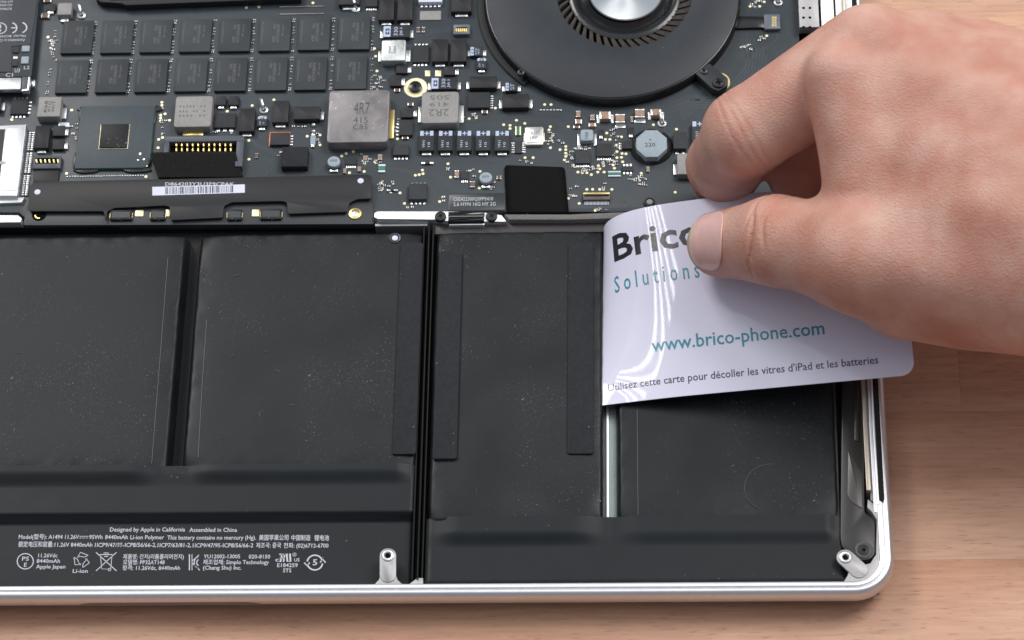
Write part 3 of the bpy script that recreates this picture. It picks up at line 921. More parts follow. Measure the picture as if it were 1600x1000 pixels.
# flat chips: bounds, height, which sides carry legs
for a in ((645, 70, 670, 97, .09, 'sn', 4), (731, 144, 765, 168, .13, 'e', 6), (335, 177, 368, 199, .10, 's', 3), (17, 154, 43, 178, .09, 'sne', 4), (624, 187, 645, 211, .11, 'w', 4),
          (614, 226, 639, 242, .12, 's', 4), (639, 286, 667, 311, .15, 'sn', 4), (422, 207, 452, 226, .11, 'e', 4), (899, 236, 922, 255, .09, 's', 8), (932, 224, 956, 244, .09, 's', 8),
          (972, 220, 988, 232, .09, 'w', 4), (804, 220, 816, 239, .05, 'ew', 5), (571, -5, 590, 10, .09, 's', 5), (972, 259, 989, 267, .06, 'sn', 3), (1052, 206, 1072, 232, .17, 's', 2), (720, 267, 732, 280, .06, 's', 4), (540, 246, 557, 257, .07, 's', 5)):
    bx('integrated_circuit', *a[:4], a[4], M_ic, 0.012, 0.01, extra=legs(a[5], a[6]))
for a in ((338, 150, 353, 164, .12, 's'), (357, 150, 373, 164, .12, 's'), (619, 100, 637, 114, .10, 'e'), (610, 117, 627, 134, .11, 'e'), (627, 168, 646, 183, .10, 'e'), (83, 196, 101, 212, .11, 'e'), (82, 218, 100, 233, .11, 'e'),
          (693, 104, 711, 117, .10, 'e'), (935, 202, 943, 213, .05, 's'), (981, 199, 990, 211, .05, 's'), (664, 251, 672, 256, .06, 'we'), (72, 6, 87, 17, .08, 's'), (610, 295, 616, 298, .05, 'we')):
    bx('transistor', *a[:4], a[4], M_ic2, 0.012, 0.01, extra=foot(a[5]))
# foam-topped connector block and orange edge
bx('foam_block', 440, 229, 481, 260, 0.24, M_foam, 0.02, 0.02)
bx('foil_edge', 420.5, 206, 453, 228, 0.02, M_orange, 0.0, 0.003)
# inductors
def inductor(x0, y0, x1, y1, h, m, lines=None, rot=0, r=0.05, side='we', ink=M_ink, tm_=M_sil):
    def ex(q, w, d, h_):
        if 'e' in side: q.box(w/2+0.06, -0.05, 0.12, d*0.55, -h_, -h_+0.05, tm_, 0.01, 0.01)
        if 'w' in side: q.box(-w/2-0.05, -0.05, 0.10, d*0.5, -h_, -h_+0.05, tm_, 0.01, 0.01)
        if 's' in side: q.box(0, -d/2-0.06, w*0.55, 0.14, -h_, -h_+0.07, tm_, 0.01, 0.01)
    o, c, w, d, z = bx('power_inductor', x0, y0, x1, y1, h, m, r, 0.025, extra=ex)
    if lines: letter_on(o, c, w, d, z, lines, ink, rot)
inductor(59, 151, 95, 182, .30, M_ferr, [('R68', .28, .22, .42, .78), ('41G', .45, .22, .57, .78), ('VDT', .62, .22, .74, .78)], 90, .03, 'e')
inductor(273, 150, 331, 198, .30, M_ferr, [('.. .....', .12, .30, .82, .37), ('. .. ...', .12, .46, .82, .53), ('.. ....', .12, .60, .82, .67)], 180, .08, 's', M_greyd, M_gold)
inductor(512.5, 140.5, 607.5, 222, .38, M_ferrd, [('4R7', .42, .24, .68, .46), ('415', .42, .52, .66, .64), ('C85', .42, .66, .66, .76)], 0, .10, 'e', M_inkf, M_gold)
inductor(658.5, 143, 716.5, 192, .32, M_ferr, [('S05', .22, .12, .74, .26), ('419', .22, .34, .74, .48), ('2R2', .20, .56, .74, .78)], 180, .09, 'we', M_grey)
inductor(596, 62, 633.5, 94.5, .26, M_ferrs, [('8..8', .3, .3, .6, .65)], 0, .05, 'we', M_grey)
inductor(89.5, 4, 112, 23, .22, M_ferr, None, 0, .06, 's')
inductor(1058, 239, 1100, 272, .25, M_ferr, [('C', .3, .2, .5, .6)], 0, .03, 'w')
o_, c_, w_, d_, z_ = bx('power_inductor', 907, 202, 927, 219.5, .18, M_oct, .07, .02, extra=lambda q, w, d, h: (q.box(w/2+.045, -.07, .08, d*1.05, -h, -h+.05, M_sil, .01, .01), q.box(-w/2-.045, -.07, .08, d*1.05, -h, -h+.05, M_sil, .01, .01)))
letter_on(o_, c_, w_, d_, z_, [('100', .34, .25, .62, .82)], M_ink, 90)
# octagonal inductor in black glue
z = ZB + .30
c, w, d = rect_px(994, 203, 1042, 245, z)
g = MB(); gc = W(1018, 231, ZB)
vs_, n_ = [], 36
g.ring(gc.x, gc.y + .02, [(.60, ZB), (.57, ZB+.05), (.50, ZB+.11), (.43, ZB+.16), (.36, ZB+.17)], M_glue, 40)
q = MB(); cut = .30
oc = []
for sx, sy in ((1, -1), (1, 1), (-1, 1), (-1, -1)):
    pa, pb = (sx*w/2, sy*(d/2 - cut*d)), (sx*(w/2 - cut*w), sy*d/2)
    oc += ([pb, pa] if sx*sy < 0 else [pa, pb])
q.prism(ccw(oc), ZB, z, M_oct, .02, c.x, c.y)
o = q.world('power_inductor', board)
g.world('glue_ring', o)
letter_on(o, c, w, d, z, [('220', .28, .48, .62, .62)], M_ink)
q = MB(); q.disc(c.x - w*.04, c.y + d*.14, .022, z, z+.003, M_ink, 10); q.world('dot_mark', o)
# round inductors
for x, y, t in ((759, 277, '030'), (521.5, 252, '030')):
    z = ZB + .20; c = W(x, y, z)
    q = MB(); q.disc(0, 0, .175, -.2, 0, M_oct, 28, .02); q.disc(0, -.02, .19, -.2, -.12, M_glue, 20)
    q.box(0, -.2, .22, .1, -.2, -.13, M_sil, .01, .01)
    o = q.build('round_inductor', board, c)
    letter_on(o, c, .35, .35, z, [(t, .2, .32, .75, .55)], M_ink, 180)
# crystal can
def canx(q, w, d, h): q.box(0, 0, w*.78, d*.78, 0, .015, M_sil, .05, .01); q.box(0, 0, w*1.12, d*.5, -h, -h+.03, M_pad, .0, .005)
o, c, w, d, z = bx('crystal_can', 820, 198, 849, 226, .11, material('champagne metal', (.72, .68, .60), .35, .8), .05, .02, extra=canx)
letter_on(o, c, w, d, z + .015, [('A25', .3, .28, .7, .45), ('18B', .3, .52, .7, .7)], M_greyd)
# ceramic capacitors with tinned ends
def mlcc(x0, y0, x1, y1, h, m, ax='x', pads=False):
    z = ZB + h
    c, w, d = rect_px(x0, y0, x1, y1, z)
    q = MB()
    if ax == 'x':
        q.box(0, 0, w*.72, d, -h, -.004, m, .008, .012)
        for s in (-1, 1): q.box(s*w*.43, 0, w*.16, d*1.02, -h, 0, M_sil, .012, .012)
    else:
        q.box(0, 0, w, d*.72, -h, -.004, m, .008, .012)
        for s in (-1, 1): q.box(0, s*d*.43, w*1.02, d*.16, -h, 0, M_sil, .012, .012)
    if pads:
        if ax == 'x':
            for s in (-1, 1): q.box(s*w*.66, -.02, w*.22, d*1.15, -h, -h+.02, M_sil, .01, .006)
        else: q.box(0, -d*.62, w*1.15, d*.3, -h, -h+.02, M_sil, .01, .006)
    return q.build('ceramic_capacitor', board, (c.x, c.y, z))
for a in ((937, 174, 954, 185.5, .17, M_tan, 'x', True), (962, 178, 976, 191, .17, M_tan, 'y', True), (992.5, 170, 1007, 183, .17, M_tan, 'y', True), (1017, 170, 1033, 180, .17, M_tan, 'x', True),
          (900, 173, 907, 182, .08, M_tan, 'y'), (899, 186, 909, 193, .08, M_tan, 'x'), (896, 196, 906, 200, .06, M_tan2, 'x'), (922, 179, 929, 187, .08, M_tan, 'y'), (920, 192, 931, 197.5, .08, M_tan, 'x'),
          (985, 182, 989.5, 190, .06, M_tan, 'y'), (1010, 260, 1015, 267.5, .07, M_tan, 'y'), (567, 243, 574, 250, .06, M_tan, 'y'), (590, 241, 597, 249, .07, M_tan, 'y'), (536, 263, 541, 270, .07, M_tan, 'y'), (558, 260, 564, 267, .07, M_tan, 'y'),
          (710, 266, 717, 277, .07, M_tan, 'y'), (734, 283, 742, 292, .07, M_tan2, 'y'), (91, 191, 108, 198, .08, M_label, 'x'), (64, 20, 77, 27.5, .08, M_tan2, 'x'), (68, -3, 80, 3, .08, M_tan2, 'x'), (628, 213, 638, 217, .06, M_tan2, 'x'), (753, 172, 762, 177, .06, M_tan2, 'x'),
          (637, 160, 646, 165, .06, M_tan2, 'x'), (616, 138, 625, 143, .06, M_tan2, 'x'), (400, 58, 401, 59, .01, M_tan2, 'x'), (776, 274, 783, 280, .05, M_tan2, 'x'), (398, 239, 403, 246, .06, M_tan2, 'y'), (651, 42, 656, 50, .05, M_tan2, 'y'), (659, 42, 664, 50, .05, M_tan2, 'y')):
    if a[2] - a[0] > 2: mlcc(*a)
# green and blue-grey film parts
for a, ax in (((805, 197, 814, 211), 'x'), ((950, 267.5, 970, 275), 'y'), ((591, 257, 602, 268), 'y')):
    z = ZB + .05; c, w, d = rect_px(*a, z); q = MB()
    if ax == 'x':
        q.box(0, 0, w*.42, d, -.05, 0, M_green, 0, .006); [q.box(s*w*.38, 0, w*.24, d, -.05, -.003, M_pad, .01, .006) for s in (-1, 1)]
    else:
        q.box(0, 0, w, d*.42, -.05, 0, M_green, 0, .006); [q.box(0, s*d*.42, w, d*.28, -.05, -.003, M_label, .01, .006) for s in (-1, 1)]
    q.build('green_resistor', board, (c.x, c.y, z))
bx('film_resistor', 485, 212, 493, 226, .05, M_oct, 0, .005, extra=foot('ns'))
# solder mounds, springs
def spring(x, y):
    z = ZB; c = W(x, y, z + .05)
    q = MB(); q.ring(c.x, c.y, [(.13, z), (.125, z+.05), (.09, z+.07), (.05, z+.04)], M_sil, 16)
    q.tube([(c.x+.02, c.y, z+.05), (c.x-.02, c.y+.08, z+.14), (c.x-.06, c.y+.2, z+.2), (c.x-.09, c.y+.27, z+.16)], .045, M_sil, 8)
    q.world('grounding_spring', board)
spring(412, 171); spring(555.5, 13); spring(127, 23); spring(1034.5, 192); spring(1216, 3)
for x, y in ((490, 195), (490, 205)):
    c = W(x, y, ZB + .05); q = MB(); q.sphere((c.x, c.y, ZB+.03), .075, .055, .06, M_sil, 12, 6); q.world('solder_mound', board)

# ---- chipset with bare die
zs = ZB + .11
c, w, d = rect_px(122, 165, 237.5, 262, zs)
q = MB(); cc = .16
sub = ccw([(-w/2, -d/2), (w/2-cc, -d/2), (w/2, -d/2+cc), (w/2, d/2), (-w/2, d/2)])
q.prism(sub, zs-.03, zs, M_sub, .006, c.x, c.y); q.prism(offset_poly(sub, -.012), ZB+.03, zs-.03, M_subg, 0, c.x, c.y)
chipset = q.world('chipset', board)
q = MB(); c2, w2, d2 = rect_px(156.5, 194, 200, 230.5, zs + .05)
q.box(c2.x, c2.y, w2*1.05, d2*1.05, zs, zs+.012, M_pad, .01, .004); q.box(c2.x, c2.y, w2, d2, zs, zs+.06, M_die, .01, .008)
q.world('silicon_die', chipset)
for (gx, gy, gw, gd) in ((-.40, .47, .28, .10), (.45, .47, .28, .10), (.49, .36, .07, .3), (-.5, .4, .06, .24), (-.35, -.51, .30, .09), (.33, -.51, .36, .09), (-.51, -.36, .06, .26)):
    q = MB(); n = 18
    pl = [(gw*w*.55*math.cos(2*PI*k/n)*(1+.08*math.sin(3*k)), gd*d*.55*math.sin(2*PI*k/n)*(1+.1*math.cos(2*k))) for k in range(n)]
    q.prism(pl, ZB, ZB+.06, M_glue, .03, c.x+gx*w, c.y+gy*d); q.world('underfill', chipset)
q = MB()
for dx, dy, r in ((.36, -.28, .035), (.42, -.37, .03), (.34, -.38, .025)): q.disc(c.x+dx*w, c.y+dy*d, r, zs, zs+.004, M_sil, 10)
q.disc(c.x + w*.46, c.y - d*.465, .035, zs-.03, zs-.02, M_pad, 10)
q.world('substrate_pads', chipset)

# ---- battery connector with gold contacts and foam block
zc = ZB + .24
x0, x1 = 256, 380
c, w, d = rect_px(256, 212, 380, 256, zc)
M_conn = material('blue grey connector', (.075, .085, .105), .45, 0, .4)
conn = None
q = MB()
q.box(c.x, c.y + d*.40, w, d*.20, ZB, zc, M_conn, .02, .015)
q.box(c.x - w*.47, c.y, w*.06, d*.6, ZB, zc, M_conn, .01, .012)
q.box(c.x + w*.455, c.y - d*.15, w*.09, d*.9, ZB, zc, M_conn, .02, .015)
q.box(c.x, c.y - d*.25, w*.9, d*.3, ZB, zc - .12, M_conn, 0, .01)
q.box(c.x, c.y + d*.1, w*.88, d*.42, ZB, zc - .20, M_darkhole)
conn = q.world('battery_connector', board)
for k in range(11):
    for yy in (226, 233.5):
        z = zc - .05; p = W(275.5 + k*8.5, yy, z)
        q = MB(); q.box(0, 0, .045, .105 if yy < 230 else .12, -.15, 0, M_gold, .02, .015); q.build('contact_pin', conn, (p.x, p.y, z))
q = MB()
zf0, zf1 = ZB + .30, ZB + .12
fa = [W(235, 241, zf0), W(368, 240, zf0), W(380, 276, zf1), W(247, 277, zf1)]
fb = [W(237, 238, zf0), W(368, 237, zf0)]
vs = [fa[0], fa[1], fa[2], fa[3], fb[0], fb[1]] + [Vector((p.x, p.y, ZB)) for p in fa]
q.add(vs, [[3, 2, 1, 0], [0, 1, 5, 4], [3, 9, 8, 2], [2, 8, 7, 1], [0, 6, 9, 3]], M_foamblk)
q.world('foam_pad', conn, smooth=False)
# small six-way connector with ribbon
o, c, w, d, z = bx('ribbon_connector', 51, 244, 95, 263, .12, M_conn, .01, .012, extra=legs('s', 6, M_black))
q = MB(); q.box(c.x, c.y + d*.12, w*.8, d*.45, z, z+.004, M_darkhole); q.world('slot', o)
for k in range(6):
    q = MB(); p = W(57.5 + k*6.7, 252, z); q.box(0, 0, .05, .13, 0, .02, M_gold, .015, .01, rz=.25); q.build('contact_pin', o, (p.x, p.y, z))
q = MB(); p = poly_px([(52, 265), (93, 265), (90, 284), (52, 284)], ZB + .06); q.prism(ccw(p), ZB, ZB+.06, M_black, .01); q.world('ribbon_cable', o)
# display connector (bright shell) at the left edge
z = ZB + .26
q = MB(); q.prism(ccw(poly_px([(-30, 197), (-2, 196), (41, 194), (27, 306), (-2, 306), (-30, 306)], z)), ZB, z, M_alu, .02)
dcn = q.world('display_connector', board)
q = MB(); q.prism(ccw(poly_px([(-30, 203), (8, 202), (-2, 297), (-30, 297)], z + .003)), z, z + .015, M_brown, .004); q.world('shell_panel', dcn)
q = MB(); q.prism(ccw(poly_px([(11, 201), (37, 200), (27, 297), (1, 297)], z + .012)), z, z + .012, M_alu, .006); q.world('shell_panel', dcn)
q = MB(); a_ = W(0, 254, z+.02); q.prism(round_rect(.45, .09, .045, 6), z, z+.018, M_tab, .003, a_.x - .05, a_.y); q.world('shell_slot', dcn)
q = MB(); q.prism(ccw(poly_px([(-30, 310), (38, 308), (34, 316), (-30, 318)], ZB + .1)), ZB, ZB + .1, M_sil, .01); q.world('shell_tab', dcn)
pm_ = MB()
for k in range(34):
    u = k / 33
    for dx in (0, 5.5):
        p = W(47.5 + dx - 12*u, 207 + 97*u, ZB + .06)
        if .28 < u < .31 or .64 < u < .68: continue
        pm_.box(p.x, p.y, .07, .03, ZB, ZB + .06, M_sil, 0, .005)
o = pm_.world('connector_pins', dcn); o['kind'] = 'stuff'
# gold-pin sockets
o, c, w, d, z = bx('keyboard_socket', 708.5, 38, 734, 53, .13, material('socket grey', (.13, .15, .17), .4), .03, .015)
q = MB(); q.box(c.x, c.y - d*.05, w*.72, d*.5, z, z+.004, M_darkhole); q.world('slot', o)
for k in range(6):
    q = MB(); p = W(713.5 + k*3.1, 47, z); q.box(0, 0, .035, .12, 0, .012, M_gold, .008, .004); q.build('contact_pin', o, (p.x, p.y, z))
o, c, w, d, z = bx('fan_socket', 1194, 22, 1219, 45, .12, material('socket blue grey', (.11, .13, .155), .42), .02, .015)
for k in range(6):
    for j in (0, 1):
        q = MB(); p = W(1207.5 + j*4.2, 27 + k*2.7, z); q.box(0, 0, .055, .033, 0, .01, M_gold, .008, .004); q.build('contact_pin', o, (p.x, p.y, z))
q = MB(); q.prism(ccw(poly_px([(1150, 25), (1180, 25), (1195, 26), (1195, 43), (1180, 43), (1150, 44)], ZB + .09)), ZB+.02, ZB + .09, M_blackgl, .02); q.world('flat_cable', o)
# fine-pitch camera connector
o, c, w, d, z = bx('board_connector', 911, 303, 953, 312, .10, material('connector brown', (.09, .075, .06), .5), .01, .01, extra=legs('s', 18, M_label, .12))
q = MB(); q.box(c.x, c.y + d*.62, w*.98, d*.22, ZB, z + .01, M_gold, .0, .006); q.box(c.x, c.y + d*.18, w*.9, d*.22, z, z+.004, M_darkhole); q.world('gold_bar', o)
# shield with holes at the top right, bright socket behind it
z = ZB + .3
o, c, w, d, z = bx('port_shield', 1247, -60, 1278, 42, .3, M_tab, .01, .012)
for k in range(-3, 3):
    for j in (0, 1):
        p = W(1255.5 + 10*j, 12.5 + 15*k, z); q = MB(); q.disc(0, 0, .042, 0, .004, M_darkhole, 12); q.build('shield_hole', o, (p.x, p.y, z))
bx('port_shell', 1282, -60, 1302, 60, .33, M_alu, .02, .02); bx('port_shell', 1304, -60, 1345, 30, .28, M_ferrs, .02, .02)
bx('pin_header', 654, -10, 691, 3, .15, M_label, .02, .015, extra=legs('s', 5)); bx('shield_label', 656, 17, 689, 31, .03, M_ferr, 0, .004)
# mounting ring with black screw
q = MB(); c = W(649.5, 137, ZB); q.ring(c.x, c.y, [(.33, ZB), (.325, ZB+.006), (.15, ZB+.006), (.14, ZB)], M_pad, 40)
o = q.world('mounting_ring', board)
q = MB(); q.disc(c.x - .01, c.y, .185, ZB, ZB+.09, M_blackgl, 24, .03); q.world('screw', o)
q = MB(); [q.box(c.x - .01, c.y, .15, .028, ZB+.09, ZB+.093 + .0005*k, M_darkhole, rz=a) for k, a in enumerate((.4, .4+PI/2))]; q.world('screw_cross', o)
q = MB(); c = W(1015, 315, ZB+.08); q.ring(c.x, c.y, [(.15, ZB), (.15, ZB+.06), (.10, ZB+.09), (.085, ZB+.07)], M_dark, 20); q.disc(c.x, c.y, .085, ZB, ZB+.08, M_ferr, 16, .01); q.world('standoff', board)
for a in ((664, 110, 672, 119), (680, 110, 689, 119)): bx('solder_pad', *a, .02, M_pad, .01, .008)

# ---- uncountable small stuff: test pads, tiny passives, stitching dots
pads = [(774,169),(733,185.5),(744,184),(851,163.5),(861,163.5),(807,188),(787,195),(797,196),(797,201),(820,193),(860,198),(858,203),(864,211),(862,220),(860,231),(888,198),(875,234),(884,229),(884,234),(884,239.5),(884,244.5),(882,250),(820.5,246.5),(833,246.5),(948,208),(946,218),(953,218),(971,214),(963,227),(964,237),(964,246.5),(972,240),(978,240.5),(971,246),(973,253),(935,259),(943,259),(958,258),(960,263),(937,264),(903,269),(910,270),(917,270),(924,273),(934,269),(944,269),(1021,195),(1057,202),(1002,271),(1055,300.5),(917,296),(926,296),(937,296),(943,296),(956,296),(888,310),(905,318),(930,329),(700,256),(660,266),(655,273),(649,274),(661,271.5),(704,277),(750,268),(749,294),(687,315),(625,301.5),(596,286),(596,297),(480,213),(500,211),(500,226.5),(428,156),(389,219.5),(389,249),(355,174),(394,165),(585,76),(587,88),(589,111),(385,12),(404.5,11),(489,4.5),(253,160),(253,164.5),(253,169.5),(251,180),(251,184.5),(251,189),(258,178),(265,188),(254,215),(248,218),(247,231),(112,172),(75,58),(79,64),(104,271),(228,276),(1198,56),(1172,10),(1187,10),(534,244),(541,240),(552,237),(570,256),(569,268),(546,270),(586,253),(632,318),(168,7),(276,205),(1194,3),(621,217),(18.5,187)]
q = MB()
for x, y in pads:
    c = W(x, y, ZB); q.disc(c.x, c.y, .042, ZB, ZB+.006, M_pad, 10)
o = q.world('test_pads', board, smooth=False); o['kind'] = 'stuff'
q = MB()
def tiny(x, y, lx=3.2, ly=2.2, m=None):
    c = W(x, y, ZB + .03); w, d = lx/58, ly/50
    q.box(c.x, c.y, w*.5, d, ZB, ZB+.028, m or random.choice([M_tan2, M_ic, M_ic2, M_tan]), 0, .004)
    for s in (-1, 1): q.box(c.x + s*w*.4, c.y, w*.3, d, ZB, ZB+.03, M_sil, 0, .004)
for row in range(2):
    y0, y1 = (34, 86) if row == 0 else (94, 147)
    for i in range(-1, 8):
        for v in (0.0, .07, .25, .34, .42, .62, .70, .80, .90, .96):
            if i == -1 and v < .2: continue
            if random.random() < .12: continue
            y = y0 + (y1-y0)*v
            xl = 150.5 + 61.8*i - (y - 34)*(.128 - .0145*i) - .0
            yy = y - 1.0*i*.9
            tiny(xl + random.uniform(-.8, .8), yy, 2.6 if v > .1 and v < .9 else 3.6, 1.8)
for cx, cy, n, sx, sy in ((905, 262, 10, 12, 5), (950, 252, 14, 14, 5), (965, 222, 6, 4, 12), (890, 245, 8, 5, 9), (925, 262, 8, 10, 5), (955, 206, 6, 7, 6), (580, 247, 10, 18, 10), (604, 292, 14, 12, 9), (470, 197, 6, 12, 4), (345, 205, 5, 22, 3), (500, 216, 4, 4, 8), (255, 196, 6, 5, 14), (115, 205, 6, 5, 12), (83, 75, 14, 6, 20), (588, 128, 9, 8, 12), (598, 125, 6, 8, 12), (1140, 10, 6, 6, 14), (1165, 73, 10, 9, 6), (860, 215, 10, 6, 10), (875, 222, 3, 5, 4), (897, 300, 8, 6, 10), (945, 290, 4, 4, 6), (1003, 282, 12, 6, 8), (940, 326, 4, 8, 4), (772, 290, 5, 8, 6), (735, 270, 6, 6, 6), (620, 196, 6, 4, 12), (730, 180, 8, 16, 3), (990, 275, 6, 8, 8), (955, 240, 6, 10, 3), (910, 231, 12, 14, 2), (822, 252, 4, 10, 4), (1180, 5, 8, 8, 6), (40, 106, 6, 8, 6), (1190, 62, 4, 8, 5), (436, 240, 2, 4, 3), (665, 205, 3, 3, 8), (700, 262, 3, 2, 6), (640, 322, 3, 6, 3), (690, 310, 3, 4, 4)):
    for k in range(n): tiny(cx + random.uniform(-sx, sx), cy + random.uniform(-sy, sy), random.choice([2.4, 3.2, 4.2]), random.choice([1.8, 2.4, 3.0]))
for k in range(30): tiny(105 + k*4.1, 275.5 - k*.06, 1.6, 1.5, M_sil)
for k in range(7): tiny(845 + k*5.2, 171.5, 3, 1.6, M_sil)
for yy in (10.5, 22):
    for k in range(22): tiny(438 + k*3.15, yy - k*.06, 2.0, 1.1, M_tan)
o = q.world('tiny_passives', board, smooth=False); o['kind'] = 'stuff'
q = MB()
for k in range(150):
    a = PI*1.02 + k/149*PI*.97
    for rr in (3.93,):
        x, y = 2.66 + rr*math.cos(a), 10.68 + rr*math.sin(a)
        q.disc(x, y, .016, ZB, ZB+.003, M_ic, 6)
o = q.world('stitching_holes', board, smooth=False); o['kind'] = 'stuff'
# printed rating sticker
o, c, w, d, z = bx('rating_sticker', 701, 302, 789, 329, .035, M_dark, .06, .006)
q = MB(); text_box(q, 'C02422300Q5FP5410', 708.5, 308, 770.5, 314.5, z+.003, M_white); text_box(q, '2.6 HYN 16G HY 2G', 708.5, 316, 774.5, 321.5, z+.003, M_white)
q.world('lettering', o, smooth=False)
# black adhesive flap
tape = empty('adhesive_flap', W(838, 330, ZB), 'matt black adhesive flap sticking up from the front edge of the circuit board', 'tape')
q = MB()
prof = [(333, .02), (330, .03), (326, .045), (321, .055), (314, .06), (300, .06), (285, .06), (270, .06), (263, .06), (259.5, .06), (258, .06)]
rows = []
for py, dz in prof:
    u = (333 - py) / 75
    xa, xb = 791.5 - 3.5*u, 889 - 6.5*u
    if py < 264: k_ = (264 - py)/6; xa += 4*(1 - math.sqrt(1 - k_*k_)) ; xb -= 4*(1 - math.sqrt(1 - k_*k_))
    rows.append([W(xa + (xb-xa)*j/6, py + 3.0*j/6*u, ZB + dz) for j in range(7)])
vs = [p for r in rows for p in r]
fs = [[k*7+j, k*7+j+1, (k+1)*7+j+1, (k+1)*7+j] for k in range(len(prof)-1) for j in range(6)]
q.add(vs, fs, material('matt black tape', (.003, .003, .0035), .7, 0, .12))
o = q.world('flap_sheet', tape, angle=60)
md = o.modifiers.new('thickness', 'SOLIDIFY'); md.thickness = .015; md.offset = -1

# hinge-like black clip with two screws on the bright rib
clip = empty('cable_clip', W(728, 338, -.1), 'black cable clamp with a screw at each end on the bright rib', 'clamp')
z = -.02
q = MB(); c, w, d = rect_px(700, 329.5, 756.5, 346, z)
q.box(c.x, c.y + d*.27, w, d*.42, -.2, z, M_blackgl, .02, .04); q.box(c.x, c.y - d*.25, w, d*.42, -.2, z - .02, M_black, .02, .05)
q.box(c.x, c.y + d*.02, w*.96, .02, z-.03, z-.01, M_ferr)
q.world('clamp_bar', clip)
q = MB(); c, w, d = rect_px(701.5, 347.5, 757, 351.5, -.16); q.box(c.x, c.y, w, d, -.4, -.16, M_aluw, .02, .02); q.world('clamp_plate', clip)
for x in (688, 768):
    c = W(x, 337, -.04); q = MB(); q.disc(0, 0, .155, -.12, 0, M_black, 26, .03)
    o = q.build('screw', clip, (c.x, c.y, -.04))
    q = MB(); [q.box(0, 0, .13, .026, 0, .003 + .0006*k, M_darkhole, rz=a) for k, a in enumerate((.5, .5+PI/2))]; q.build('screw_cross', o, (c.x, c.y, -.04))

# ================================================================== BATTERY BOARD COVER
cover = empty('connector_cover', W(315, 320, ZB), 'long black plastic cover strip with a white barcode label', 'cover')
zk = -.16
def rounded(pts, r=2.5, n=4):
    out = []
    N_ = len(pts)
    for i in range(N_):
        p0, p1, p2 = Vector(pts[i-1]), Vector(pts[i]), Vector(pts[(i+1) % N_])
        a, c = (p0-p1), (p2-p1)
        rr = min(r, a.length*.45, c.length*.45)
        A, C = p1 + a.normalized()*rr, p1 + c.normalized()*rr
        for k in range(n+1):
            t = k/n
            q_ = A*(1-t)**2 + p1*2*t*(1-t) + C*t*t
            out.append((q_.x, q_.y))
    return out
top = [(46, 291), (53, 284), (240, 280), (383, 277), (575, 272.5), (581, 276), (580, 310), (558, 311), (546, 317), (542, 331), (450, 334), (448, 316), (440, 314), (362, 316), (350, 322), (348, 340), (267, 344), (265, 323), (258, 321), (178, 325), (168, 330), (165, 346), (162, 330), (48, 330), (44, 325)]
q = MB(); q.prism(ccw(poly_px(rounded(top, 2.0), zk)), zk - .05, zk, M_black, .01)
cv = q.world('cover_plate', cover)
M_bb = material('battery board film', (.034, .037, .042), .45, 0, .4)
q = MB(); q.prism(ccw(poly_px([(42, 322), (582, 309), (584, 350), (36, 352)], zk - .12)), ZB - .1, zk - .12, M_bb, .01)
bb = q.world('battery_board', cover)
for a in ((172, 328, 206, 343), (235, 327, 258, 343), (355, 327, 378, 343), (407, 326, 440, 342)):
    z = zk - .03; c, w, d = rect_px(*a, z); q = MB(); q.box(0, 0, w, d, -.1, 0, M_die, .02, .012); q.box(0, 0, w*.82, d*.6, 0, .003, M_dark)
    q.box(-w*.5, 0, .03, d*.5, -.1, -.03, M_gold); q.box(w*.5, 0, .03, d*.5, -.1, -.03, M_gold)
    q.build('power_transistor', bb, (c.x, c.y, z))
for a in ((211, 328, 224, 338), (258.5, 327, 266, 338), (393.5, 327, 405, 338)):
    z = zk - .09; c, w, d = rect_px(*a, z); q = MB(); q.box(0, 0, w, d, -.05, 0, M_pad, .03, .012); q.build('gold_pad', bb, (c.x, c.y, z))
q = MB(); c = W(555, 334, zk-.1); q.ring(c.x, c.y, [(.18, zk-.12), (.17, zk-.08), (.12, zk-.07), (.09, zk-.1)], M_gold, 24); q.disc(c.x, c.y, .1, zk-.13, zk-.1, M_sil, 16, .01); q.world('screw_hole', bb)
q = MB(); c = W(61, 335, zk-.1); q.disc(c.x, c.y, .2, zk-.125, zk-.116, M_darkhole, 24); q.ring(c.x, c.y - .02, [(.13, zk-.116), (.12, zk-.09), (.09, zk-.09)], M_gold, 20, PI, 1.6*PI); q.world('screw_hole', bb)
for x, y in ((58.5, 300), (563.5, 282.5)):
    c = W(x, y, zk); q = MB(); q.disc(0, 0, .085, -.02, .006, M_label, 20, .004); q.build('white_dot', cv, (c.x, c.y, zk))
q = MB(); z = zk + .004
lp = poly_px([(238, 292), (382.5, 288), (382.5, 301), (238, 305.5)], z); q.prism(ccw(lp), zk, z, M_label)
lb = q.world('barcode_label', cover, smooth=False)
q = MB(); x = 258.0
while x < 364:
    wd = random.choice([.6, .6, 1.1, 1.7]); yy = 292 - (x-238)*.028
    a0, a1 = W(x, yy + 1.2, z+.002), W(x, yy + 12, z+.002)
    a2, a3 = W(x+wd, yy + 12, z+.002), W(x+wd, yy+1.2, z+.002)
    q.add([a0, a1, a2, a3], [[0, 1, 2, 3]], M_ink); x += wd + random.choice([.8, 1.2, 1.9])
q.world('bars', lb, smooth=False)
q = MB(); text_line(q, 'D864203Y3U3F9CPAK', 258, 366, 290.0, 5.0, zk+.003, M_white); q.world('lettering', lb, smooth=False)

